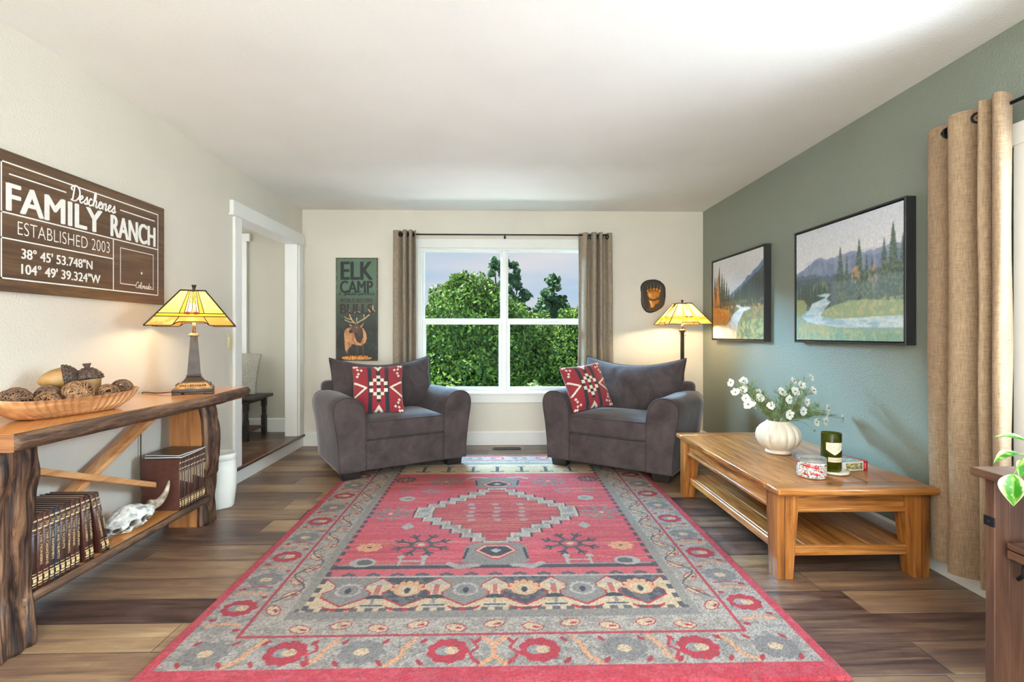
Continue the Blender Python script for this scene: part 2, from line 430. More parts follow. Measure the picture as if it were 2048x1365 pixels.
b = MB(); b.box(((XL+XR)/2, (YF+YB)/2, -.1), (XR-XL+.6, YB-YF+.3, .2)); struct('floor', b, m_floor, 'dark brown wide plank wood floor')
b = MB(); b.box(((XL+XR)/2, (YF+YB)/2, ZC+.1), (XR-XL+.6, YB-YF+.6, .2)); struct('ceiling', b, m_ceil, 'plain white textured ceiling')
b = MB(); b.box((.05, 5.95, 2.60), (5.4, .9, .06)); struct('roof_eave', b, m_trim, 'unseen slab added to keep the sun off the middle window', 'sun block')  # added out of view to stop sun entering the window
# back wall with its window opening
WX0, WX1, WZ0, WZ1 = -.86, .95, .53, 2.05
T = .16
b = MB()
for x0, x1, z0, z1 in ((XL-.12, WX0, 0, ZC), (WX1, XR+.15, 0, ZC), (WX0, WX1, 0, WZ0), (WX0, WX1, WZ1, ZC)):
    b.box(((x0+x1)/2, YB+T/2, (z0+z1)/2), (x1-x0, T, z1-z0))
struct('wall_back', b, m_wall, 'warm greige wall around the middle window')
# left wall with the hall opening
DY0, DY1, DZ1 = 4.02, 5.17, 2.075
b = MB()
for y0, y1, z0, z1 in ((YF, DY0, 0, ZC), (DY1, YB, 0, ZC), (DY0, DY1, DZ1, ZC)):
    b.box((XL-.06, (y0+y1)/2, (z0+z1)/2), (.12, y1-y0, z1-z0))
struct('wall_left', b, m_wall, 'warm greige wall behind the live-edge console')
RY0, RY1, RZ0, RZ1 = .45, 1.97, .60, 1.93
b = MB()
for y0, y1, z0, z1 in ((YF, RY0, 0, ZC), (RY1, YB, 0, ZC), (RY0, RY1, 0, RZ0), (RY0, RY1, RZ1, ZC)):
    b.box((XR+.075, (y0+y1)/2, (z0+z1)/2), (.15, y1-y0, z1-z0))
struct('wall_right', b, m_sage, 'sage green accent wall hung with two paintings')
b = MB(); b.box((.05, YF-.06, ZC/2), (XR-XL+.5, .12, ZC)); struct('wall_front', b, m_wall, 'greige wall behind the camera')

def baseboard(b, p, q, h=.14, t=.016, side=(0, -1, 0), z=0):
    p, q = Vector((p[0], p[1], z)), Vector((q[0], q[1], z)); n = Vector(side)
    prof = [(0, 0), (t, 0), (t, h-.012), (t*.6, h-.004), (t*.35, h), (0, h)]
    b.loft([[r+n*u+Vector((0, 0, v)) for u, v in prof] for r in (p, q)], smooth=False)
b = MB(); baseboard(b, (XL, YB), (XR, YB)); struct('baseboard_back', b, m_trim, 'white baseboard under the middle window')
b = MB(); baseboard(b, (XR, YF), (XR, YB), side=(-1, 0, 0)); struct('baseboard_right', b, m_trim, 'white baseboard along the sage green wall')
b = MB(); baseboard(b, (XL, YF), (XL, 3.92), side=(1, 0, 0)); struct('baseboard_left', b, m_trim, 'white baseboard behind the live-edge console')

# hall beyond the opening, one step up
HZ, HX, HY = .125, -3.7, 5.40
b = MB(); b.box(((HX+XL-.0)/2, 4.3, HZ-.06), (XL-HX-.02, 2.6, .12)); struct('hall_floor', b, m_hfloor, 'dark plank floor of the raised hall', 'floor')
b = MB(); b.box((-2.9, HY+.06, 1.25), (1.7, .12, 2.5)); struct('hall_wall_back', b, m_hall, 'pale grey hall wall seen through the opening', 'wall')
b = MB(); b.box((HX-.06, 4.2, 1.25), (.12, 2.5, 2.5)); struct('hall_wall_side', b, m_hall, 'far side wall of the hall', 'wall')
b = MB(); b.box((-2.9, 2.94, 1.25), (1.7, .12, 2.5)); struct('hall_wall_front', b, m_hall, 'near end wall of the hall', 'wall')
b = MB(); b.box((-2.9, 4.2, 2.53), (1.7, 2.6, .06)); struct('hall_ceiling', b, m_ceil, 'white hall ceiling', 'ceiling')
b = MB(); baseboard(b, (HX, HY), (XL-.12, HY), z=HZ, h=.145); struct('baseboard_hall', b, m_trim, 'white baseboard of the hall', 'baseboard')
b = MB()
b.box((-2.70, HY-.011, 1.13), (.09, .022, 2.01)); b.box((-2.76, HY-.016, 2.165), (.28, .032, .08))
struct('trim_1', b, m_trim, 'white door casing on the hall wall', 'trim')
# casing and jambs of the opening
b = MB()
b.box((XL+.011, 3.97, 1.09), (.022, .10, 1.93), .002, 1); b.box((XL+.011, 5.22, 1.09), (.022, .10, 1.93), .002, 1)
b.box((XL+.016, 4.575, 2.115), (.032, 1.40, .11), .003, 1); b.box((XL+.018, 4.575, 2.062), (.04, 1.42, .014), .002, 1)
b.box((XL-.06, 4.029, 1.10), (.122, .018, 1.95)); b.box((XL-.06, 5.161, 1.10), (.122, .018, 1.95)); b.box((XL-.06, 4.595, 2.066), (.122, 1.15, .018))
struct('trim_2', b, m_trim, 'white casing around the hall opening', 'trim')
m_nose = wood('step_nosing_wood', (42, 24, 18), (82, 50, 36), (120, 80, 56), 'y', 1, .3)
b = MB(); b.box((XL+.008, 4.59, .052), (.016, 1.40, .104)); struct('trim_3', b, m_trim, 'white riser board of the hall step', 'trim')
b = MB(); b.prism([(-.10, .126), (.022, .126), (.034, .120), (.034, .104), (.022, .100), (-.02, .100), (-.10, .112)], 'y', 3.93, 5.285, M=Matrix.Translation((XL, 0, 0)))
struct('trim_4', b, m_nose, 'dark wood nosing on the edge of the hall step', 'trim')

# windows: frame, sashes, panes
def glass_mat():
    t = NT('window_glass'); g = t.nd('ShaderNodeBsdfGlossy', {'Roughness': .02}); tr = t.nd('ShaderNodeBsdfTransparent', {'Color': (.97, .985, .98, 1)})
    lw = t.nd('ShaderNodeLayerWeight', {'Blend': .12}); mx = t.nd('ShaderNodeMixShader', {0: t.math('MULTIPLY', lw.outputs['Fresnel'], .2), 1: tr.outputs[0], 2: g.outputs[0]})
    t.t.links.new(mx.outputs[0], t.out.inputs['Surface']); t.n.remove(t.b)
    return t.m
m_glass = glass_mat()
def rectframe(b, x0, x1, z0, z1, w, y0, y1, wb=None, wt=None):
    wb = wb or w; wt = wt or w; y = (y0+y1)/2; t = abs(y1-y0)
    b.box((x0+w/2, y, (z0+z1)/2), (w, t, z1-z0), .003, 1); b.box((x1-w/2, y, (z0+z1)/2), (w, t, z1-z0), .003, 1)
    b.box(((x0+x1)/2, y, z0+wb/2), (x1-x0-2*w, t, wb), .003, 1); b.box(((x0+x1)/2, y, z1-wt/2), (x1-x0-2*w, t, wt), .003, 1)
def window(name, label, M, x0, x1, z0, z1, mid, rail, case=.085):
    """double unit in local coordinates: x along the wall, y into the wall"""
    r = thing(name, label, 'window', (0, 0, 0)); r['kind'] = 'structure'; r.matrix_world = M
    b = MB()
    b.box((x0-case/2+.012, -.010, (z0+z1)/2-.02), (case, .020, z1-z0+.16), .002, 1); b.box((x1+case/2-.012, -.010, (z0+z1)/2-.02), (case, .020, z1-z0+.16), .002, 1)
    b.box(((x0+x1)/2, -.013, z1+.045), (x1-x0+2*case+.01, .026, .092), .003, 1)
    b.box(((x0+x1)/2, -.012, z0-.045), (x1-x0+2*case-.02, .024, .09), .003, 1); b.box(((x0+x1)/2, -.006, z0+.004), (x1-x0, .06, .022), .003, 1)
    b.build('casing', m_trim, r)
    b = MB()
    rectframe(b, x0, x1, z0, z1, .022, .004, .15, .034, .022)
    b.box((mid, .055, (z0+z1)/2), (.052, .09, z1-z0-.04), .004, 1)
    b.build('frame', m_vinyl, r)
    for a, c in ((x0+.022, mid-.026), (mid+.026, x1-.022)):
        b = MB(); rectframe(b, a, c, rail-.012, z1-.02, .016, .070, .105, .042, .014); u = b.build('upper_sash', m_vinyl, r)
        p = MB(); p.box(((a+c)/2, .088, (rail+z1)/2), (c-a-.03, .004, z1-rail-.05)); p.build('pane', m_glass, u)
        b = MB(); rectframe(b, a, c, z0+.030, rail+.012, .034, .028, .066, .040, .046); u = b.build('lower_sash', m_vinyl, r)
        p = MB(); p.box(((a+c)/2, .048, (rail+z0)/2), (c-a-.06, .004, rail-z0-.09)); p.build('pane', m_glass, u)
        l = MB(); l.box(((a+c)/2, .030, rail+.022), (.06, .02, .012), .003, 1); l.build('sash_lock', m_vinyl, u)
    return r
window('window_1', 'wide white double window looking out on the green trees', Matrix.Translation((0, YB, 0)), WX0+.03, WX1-.03, WZ0, WZ1, .045, 1.288)
window('window_2', 'bright white window at the right edge beside the warm-lit curtain', Matrix.Translation((XR, 0, 0)) @ Matrix.Rotation(-PI/2, 4, 'Z'), -RY1, -RY0, RZ0, RZ1, -(RY0+RY1)/2, 1.25)

# ------------------------------------------------------------------ rug
def make_rug():
    W2, L = 1.2, 3.12
    P = Pic(-W2, W2, 0, L, 500, 640, (216, 94, 106)); X, Y = P.X, P.Y; ax = np.abs(X)
    PINK, RED, GREY, LG, CREAM, NAVY, PEACH = (204, 92, 100), (186, 62, 74), (150, 148, 142), (188, 188, 178), (220, 202, 166), (72, 76, 84), (232, 178, 134)
    side = np.interp(W2-ax, [0, .045, .23, .245, .36, 1.3], [0, 1, 2, 2.1, 3, 9])
    fr = np.interp(Y, [0, .085, .265, .28, .39, 3], [0, 1, 2, 2.1, 3, 20]); bk = np.interp(L-Y, [0, .05, .19, .205, .29, 3], [0, 1, 2, 2.1, 3, 20])
    Bd = np.minimum(np.minimum(side, fr), bk)
    # field, streaked
    P.put(P.n(3, 60, 1) > .55, (222, 128, 136), .55); P.put(P.n(2, 90, 2) > .72, (190, 66, 78), .5); P.put((P.n(2.5, 45, 3) > .78), PEACH, .45)
    # cream bands at both ends
    jx = .012*np.sign(np.sin(Y*2*PI/.05)); jy = .012*np.sign(np.sin(X*2*PI/.06))
    front = (Y < .74); P.put(front, CREAM); back = Y > 2.49; P.put(back, CREAM)
    P.put((front | back) & (P.n(6, 40, 4) > .6), (198, 180, 140), .5)
    # palmette zone in front: dark upper part above a zigzag
    per = .26; xm = np.abs(((X/per) % 1)-.5)*per       # 0 at tips (.13, .39 ...), .13 at arrows
    def zig(o): return (Y > .487-o+xm*.75) & (xm < .098+o*.6) & (Y < .60) | (Y >= .595) & (Y < .73+o) & (xm < np.interp(Y, [.595, .625, .66, .715], [.098, .062, .062, .118])+o*.8)
    lim = ax < .80
    P.put(zig(.014) & lim, RED); P.put(zig(0) & lim, GREY); k = np.floor(X/per).astype(int)
    P.put(zig(0) & lim & (k % 2 == 0), NAVY, .85); P.put(zig(0) & lim & (P.n(50, 50, 5) > .6), GREY, .5)
    for j in range(-3, 3):
        cx = (j+.5)*per
        P.put(P.ell(cx, .62, .062, .06), [LG, PEACH][j % 2 == 0]); P.put(P.ell(cx, .615, .045, .044), CREAM if j % 2 == 0 else GREY); P.put(P.ell(cx, .61, .013, .025), NAVY)
        for q in range(7):
            an = q*PI/6; P.put(P.ell(cx+.064*math.cos(an), .62+.066*math.sin(an), .013, .013), [GREY, PEACH][j % 2 == 0])
        P.put(P.ell(cx, .478, .07, .036) & ~P.ell(cx, .498, .075, .034) & (Y < .49), RED)
    for j in range(-3, 4):
        cx = j*per
        if abs(cx) > .7: continue
        P.put(P.rect(cx-.012, cx+.012, .58, .68), RED, .6); P.put(P.poly([(cx-.05, .655), (cx, .705), (cx+.05, .655), (cx+.02, .66), (cx-.02, .66)]), LG)
        P.put(P.ell(cx, .545, .04, .028) & (Y > .54), NAVY); P.put(P.line([(cx, .54), (cx, .50)], .014), GREY); P.put(P.ell(cx, .485, .045, .022) & (Y < .497), LG); P.put(P.line([(cx-.045, .487), (cx+.045, .487)], .009), NAVY)
    # back band: little axes
    for j in range(-4, 5):
        cx = j*.20
        P.put(P.line([(cx, 2.56), (cx, 2.70)], .026), NAVY, .85); P.put(P.line([(cx-.05, 2.56), (cx, 2.545), (cx+.05, 2.56)], .022), (120, 110, 100)); P.put(P.line([(cx-.03, 2.71), (cx+.03, 2.71)], .02), GREY)
    # strips between palmettes and field
    P.put((Y > .73) & (Y < .745), LG); P.put((Y > .745) & (Y < .82), (214, 108, 116)); P.put((Y > .82) & (Y < .85), NAVY, .9); P.put((Y > .85) & (Y < .868), GREY)
    P.put((Y > .875) & (Y < .88), NAVY, .5)
    for j in range(-7, 8):
        cx = j*.115
        for dx, dy in ((0, .016), (-.02, .004), (.02, .004)): P.put(P.ell(cx+dx, .752+dy, .014, .012), (98, 98, 104))
    # medallion: stepped diamond
    def med(e):
        yq = np.floor((np.abs(Y-1.60)+.03)/.062)*.062
        return ax < np.clip(.56+e-yq*1.02, .06, .50+e)*(np.abs(Y-1.60) < .56+e)
    P.put(med(.025), NAVY, .85); P.put(med(.012), CREAM); P.put(med(0), (166, 164, 158)); P.put(med(0) & (P.n(30, 30, 6) > .42), (196, 196, 188), .8)
    P.put(med(-.085), CREAM); P.put(med(-.098), NAVY, .7); P.put(med(-.108), (205, 92, 98)); P.put(med(-.108) & (P.n(3, 70, 7) > .55), PEACH, .35); P.put(med(-.108) & (P.n(3, 60, 8) > .6), (178, 62, 72), .5)
    for dx in (-.16, 0, .16):
        for dy in (-.14, -.07, 0, .07, .14):
            P.put(P.ell(dx+.012*math.sin(dy*40), 1.6+dy, .024, .020), (196, 180, 170), .85); P.put(P.line([(dx-.05, 1.6+dy+.03), (dx+.05, 1.6+dy+.03)], .008), LG, .55)
    for s, y0 in ((-1, 1.02), (1, 2.20)):               # finials
        def fy(v): return y0+s*v
        P.put(P.poly([(-.17, fy(.13)), (-.16, fy(-.06)), (-.09, fy(-.10)), (.09, fy(-.10)), (.16, fy(-.06)), (.17, fy(.13)), (.09, fy(.17)), (-.09, fy(.17))]), GREY)
        P.put(P.poly([(-.17, fy(.10)), (-.155, fy(-.03)), (-.14, fy(-.03)), (-.155, fy(.10))]) | P.poly([(.17, fy(.10)), (.155, fy(-.03)), (.14, fy(-.03)), (.155, fy(.10))]), NAVY)
        for e, c in ((.03, PINK), (.018, CREAM), (.006, RED), (0, NAVY)):
            P.put(P.poly([(-.085-e, fy(0)), (-.05-e*.6, fy(-.045-e)), (.05+e*.6, fy(-.045-e)), (.085+e, fy(0)), (.02, fy(.06+e*1.6)), (-.02, fy(.06+e*1.6))]), c)
        P.put(P.poly([(-.03, fy(.0)), (0, fy(-.025)), (.03, fy(0)), (0, fy(.03))]), LG)
        for sx in (-1, 1): P.put(P.line([(sx*.09, fy(.17)), (sx*.18, fy(.19)), (sx*.23, fy(.15))], .035), LG, .9)
    # field ornaments
    def star(cx, cy, r, c, c2=NAVY):
        for q in range(4):
            a = q*PI/4+PI/8; dx, dy = r*math.cos(a), r*.9*math.sin(a)
            P.put(P.line([(cx-dx, cy-dy), (cx-dx*.35, cy-dy*.35)], .02) | P.line([(cx+dx, cy+dy), (cx+dx*.35, cy+dy*.35)], .02), c)
            for w in (-.4, .4):
                for sg in (-1, 1):
                    e = (cx+sg*r*.72*math.cos(a), cy+sg*r*.65*math.sin(a)); P.put(P.line([e, (e[0]+sg*.035*math.cos(a+w*2), e[1]+sg*.035*math.sin(a+w*2))], .013), c2)
        P.put(P.ell(cx, cy, r*.42, r*.36) & ~P.ell(cx, cy, r*.28, r*.24), c); P.put(P.ell(cx, cy, r*.12, r*.11), CREAM)
    for sx in (-1, 1):
        star(sx*.40, 1.10, .155, (92, 96, 100)); star(sx*.665, 1.58, .13, (150, 140, 138), GREY); star(sx*.385, 2.27, .13, (150, 142, 138), GREY); star(sx*.70, 2.33, .07, (120, 110, 104))
        for q in range(8): P.put(P.ell(sx*.67+.05*math.cos(q*PI/4), 1.07+.04*math.sin(q*PI/4), .02, .016), PEACH)
        P.put(P.ell(sx*.67, 1.07, .03, .024), PEACH); P.put(P.ell(sx*.67, 1.07, .012, .01), NAVY)
        P.put(P.ell(sx*.61, 1.87, .055, .05), LG); P.put(P.ell(sx*.60, 1.87, .025, .02), GREY)
        P.put(P.ell(sx*.66, .89, .065, .05), LG); P.put(P.ell(sx*.65, .89, .04, .03), (110, 110, 112))
        for dx in (-.06, .06): P.put(P.ell(sx*.42+dx, .95, .02, .018), LG); P.put(P.line([(sx*.42+dx, .95), (sx*.42+dx, .86)], .016), LG)
        P.put(P.line([(sx*.42-.06, .905), (sx*.42+.06, .905)], .014), LG)
        P.put(P.ell(sx*.47, 2.03, .06, .045) & ~P.ell(sx*.47, 2.03, .025, .02), (158, 150, 146), .8); P.put(P.ell(sx*.66, 2.05, .05, .035), (150, 142, 138), .7)
        P.put(P.poly([(sx*.52-.04, 1.36), (sx*.52, 1.42), (sx*.52+.04, 1.36), (sx*.52, 1.31)]), LG)
    # jagged inner edge, then the borders
    jag = np.where((np.floor(Y/.03) % 2 == 0), .10, .03)*1.0
    P.put((side < 3.42-.0*jag) & (side > 2.9) & ((Y/.075) % 1 < .55), (84, 88, 94), .95); P.put((side < 3.28) & (side > 2.9), (158, 156, 146))
    P.put((fr < 3.5) & (fr > 2.9) & ((X/.06) % 1 < .55) & (side > 3.1), (84, 88, 94), .8); P.put((fr < 3.35) & (side > 3), GREY)
    P.put((bk < 3.3) & (side > 3), GREY)
    P.put((Bd < 3), (166, 164, 155)); P.put((Bd < 3) & (Bd > 2.1) & (P.n(40, 50, 9) > .45), (198, 194, 180), .7)
    P.put((Bd < 2), (186, 185, 176)); P.put((Bd < 2) & (P.n(30, 40, 10) > .56), (140, 140, 136), .55)
    P.put((Bd >= 2) & (Bd < 2.1), (196, 70, 82)); P.put(Bd < 1, (204, 72, 88)); P.put((Bd < 1) & (P.n(30, 60, 11) > .55), (212, 98, 110), .6)
    # paisley drops
    def drop(cx, cy, a, r=.035):
        P.put(P.ell(cx, cy, r*1.25, r*.78, a), RED); P.put(P.ell(cx, cy, r*1.1, r*.62, a), CREAM); P.put(P.ell(cx+.012, cy-.004, r*.45, r*.2, a), RED)
    for j in range(-6, 7):
        cx = j*.15
        if abs(cx) < .85: drop(cx, .332+.012*(-1)**j, .25*(-1)**j)
    for s in (-1, 1):
        yv = .46; i = 0; pts = []
        while yv < 2.8:
            drop(s*(.90+.012*(-1)**i), yv, .9*s*(-1)**i, .036); pts.append((s*(.90+.045*(-1)**i), yv+.06)); yv += .125; i += 1
        P.put(P.line([(p.x, p.y) for p in catmull([(a, c, 0) for a, c in pts], 4)], .009), (90, 92, 94), .9)
    # big border flowers
    def flower(cx, cy, red, rx=.072, ry=.068):
        if red:
            for q in range(9):
                an = q*2*PI/9; P.put(P.ell(cx+rx*.72*math.cos(an), cy+ry*.72*math.sin(an), rx*.36, ry*.36), (196, 62, 78))
            P.put(P.ell(cx, cy, rx*.75, ry*.75), (196, 62, 78)); P.put(P.ell(cx-.012, cy, .034, .026), (160, 166, 166)); P.put(P.ell(cx+.012, cy, .026, .022), CREAM)
        else:
            for q in range(9):
                an = q*2*PI/9; P.put(P.ell(cx+rx*.8*math.cos(an), cy+ry*.75*math.sin(an), rx*.36, ry*.34), (140, 141, 140), .9)
            P.put(P.ell(cx, cy, rx*.8, ry*.7), (146, 147, 145)); P.put(P.ell(cx, cy, .026, .021), CREAM)
    for s in (-1, 1):
        for cx, red in ((.165, 1), (.475, 0), (.745, 1), (1.03, 0)): flower(s*cx, .175, red)
        for cx in (.325, .61, .88):
            P.put(P.line([(p.x, p.y) for p in catmull([(s*(cx-.03), .25, 0), (s*cx, .19, 0), (s*(cx+.01), .14, 0), (s*(cx+.05), .10, 0)], 5)], .020), PEACH)
        for cx in (.06, .26, .40, .55, .66, .84, .95, 1.09):
            P.put(P.ell(s*cx, .235, .009, .018, .6*s), RED); P.put(P.ell(s*cx, .112, .009, .02, -.6*s), RED)
        for cx in (.085, .665): P.put(P.line([(p.x, p.y) for p in catmull([(s*(cx), .24, 0), (s*(cx-.025), .19, 0), (s*cx, .16, 0), (s*(cx-.02), .11, 0)], 5)], .012), (196, 70, 82))
        for i in range(11):
            cy = .48+.245*i
            if cy < 2.95: flower(s*1.06, cy, i % 2 == 0, .068, .062)
        for i in range(11):
            cy = .36+.245*i
            if cy < 2.9:
                P.put(P.line([(s*(1.0), cy-.008), (s*1.06, cy+.006), (s*1.125, cy-.008)], .017), PEACH); P.put(P.line([(s*(1.0), cy+.045), (s*1.06, cy+.055), (s*1.12, cy+.042)], .011), (196, 70, 82), .8 if i % 2 else 0)
                P.put(P.ell(s*1.12, cy+.03, .016, .01), RED); P.put(P.ell(s*.995, cy-.04, .014, .01), RED)
    P.put(P.line([(-.04, .25), (0, .21), (0, .14), (-.04, .10)], .02) | P.line([(.04, .25), (0, .21), (0, .14), (.04, .10)], .02), PEACH)
    for j in range(-5, 6): flower(j*.2, L-.12, j % 2 == 0, .06, .045)
    # worn, knotted wool
    rr = np.random.RandomState(3); sp = rr.rand(*X.shape)
    dark = rr.rand(*X.shape) < np.where((Bd < 3) & (Bd > 1), .16, .05)
    P.put(dark, (104, 102, 98), .55); P.a *= np.array((.86, .79, .775)); P.a *= (.86+.22*sp)[..., None]; P.a *= (.95+.1*P.n(2, 2, 12))[..., None]
    t = NT('woven_wool'); a = t.nd('ShaderNodeAttribute', attribute_name='Col'); v = t.coords()
    n = t.noise(v, 420, 2); t.p(base=t.mix(1.0, a.outputs['Color'], t.ramp(n, [(.3, (205,)*3), (.7, (255,)*3)]), 'MULTIPLY'), rough=.95, sheen=.06, spec=.1); t.bump(n, .7, .006)
    hz = rr.rand(*X.shape)*.0022
    edge = np.minimum(np.minimum(W2-ax, Y), L-Y); hz = hz+.011*np.clip(edge/.006, 0, 1)+.0003
    o = P.mesh('area_rug', lambda X, Y: (X*(1+.008*Y), Y, hz), t.m)
    o.location = (-.022, 1.662, .0)
    tag(o, 'large faded red and grey oriental rug with a stepped medallion', 'rug')
make_rug()

# floor vent
m_brz = mat('dark_bronze', (62, 52, 44), .4, .1, 30, metal=.6)
m_black = mat('matte_black', (22, 22, 24), .55, .1, 30)
r = thing('floor_vent', 'bronze floor register set in the planks under the window', 'vent', (.068, 5.10, 0))
b = MB(); rectframe(b, -.145, .145, -.045, .045, .012, 0, .006); bb = MB()
bb.add([(v.x, v.z, v.y+.0005) for v in b.v], b.f); bb.build('frame', m_brz, r)
b = MB(); b.box((0, 0, .0015), (.27, .07, .002)); b.build('backing', m_black, r)
b = MB()
for i in range(18): b.box((-.127+i*.015, 0, .0035), (.0045, .066, .004))
b.build('grille', m_brz, r)

# light switch
m_sw = mat('almond_plastic', (214, 200, 160), .35, .02)
r = thing('light_switch', 'almond rocker light switch on the left wall beside the opening', 'switch', (XL, 3.875, 1.10))
b = MB(); b.box((.003, 0, 0), (.006, .072, .116), .003, 2); b.build('plate', m_sw, r)
b = MB(); b.box((.0075, 0, 0), (.006, .034, .066), .002, 2); b.build('rocker', m_sw, r)
# ------------------------------------------------------------------ sign on the left wall
m_signwood = wood('walnut_board', (56, 38, 26), (94, 68, 46), (126, 98, 70), 'y', .8, .5, .15)
m_white = mat('white_lettering', (236, 234, 228), .6, .02, 40)
r = thing('wooden_sign', 'brown wooden family ranch sign with white lettering on the left wall', 'sign', (XL, 2.572, 1.62))
b = MB(); b.box((.011, 0, 0), (.022, 1.058, .578), .002, 1); b.build('board', m_signwood, r)
L0, L1, Z0, Z1 = -.470, .470, -.236, .239      # border rectangle (y, z)
X = .0226
def ln(b, y0, z0, y1, z1, w=.006):
    d = Vector((0, y1-y0, z1-z0)); n = Vector((0, -d.z, d.y)).normalized()*w/2; e = d.normalized()*w/2
    p, q = Vector((X, y0, z0))-e, Vector((X, y1, z1))+e; b.add([p-n, q-n, q+n, p+n], [[0, 1, 2, 3]])
b = MB()
for a in ((L0, Z0, L1, Z0), (L0, Z1, L1, Z1), (L0, Z0, L0, Z1), (L1, Z0, L1, Z1), (L0, .033, L1, .033), (L0, -.072, .125, -.072), (.125, .033, .125, Z0), (-.435, .195, -.165, .195), (.175, .195, .44, .195)): ln(b, *a)
for a in ((.175, -.195, .175, -.005), (.175, -.005, .43, -.005), (.43, -.005, .43, -.205), (.175, -.195, .285, -.195)): ln(b, *a, .004)
ln(b, .415, -.205, .43, -.205, .004)
b.build('line_work', m_white, r)
U, V = (0, 1, 0), (0, 0, 1)
def line_of(*parts):
    b = MB()
    for p in parts: letters(b, *p)
    b.build('lettering', m_white, r)
line_of(('FAMILY', (X, -.452, .045), U, V, .505, .112, .06)); line_of(('RANCH', (X, .105, .045), U, V, .345, .112, .06))
line_of(('ESTABLISHED 2003', (X, -.40, -.047), U, V, .50, .056, -.012, 1.02))
line_of(('38° 45\' 53.748"N', (X, -.385, -.145), U, V, .375, .044, .05)); line_of(('104° 49\' 39.324"W', (X, -.385, -.210), U, V, .425, .044, .05))
b = MB(); st = [(.335+(.011 if k % 2 == 0 else .0045)*math.sin(k*PI/5), -.122+(.011 if k % 2 == 0 else .0045)*math.cos(k*PI/5)) for k in range(10)]
b.add([(X, y, z) for y, z in st]+[(X, .335, -.122)], [[k, (k+1) % 10, 10] for k in range(10)]); b.build('star', m_white, r)
b = MB(); cursive(b, 'Deschenes', (X-.0015, -.135, .168), U, V, .275, .070, .0042); b.build('script_lettering', m_white, r)
b = MB(); cursive(b, 'Colorado', (X-.001, .288, -.208), U, V, .125, .034, .0014); b.build('script_lettering', m_white, r)

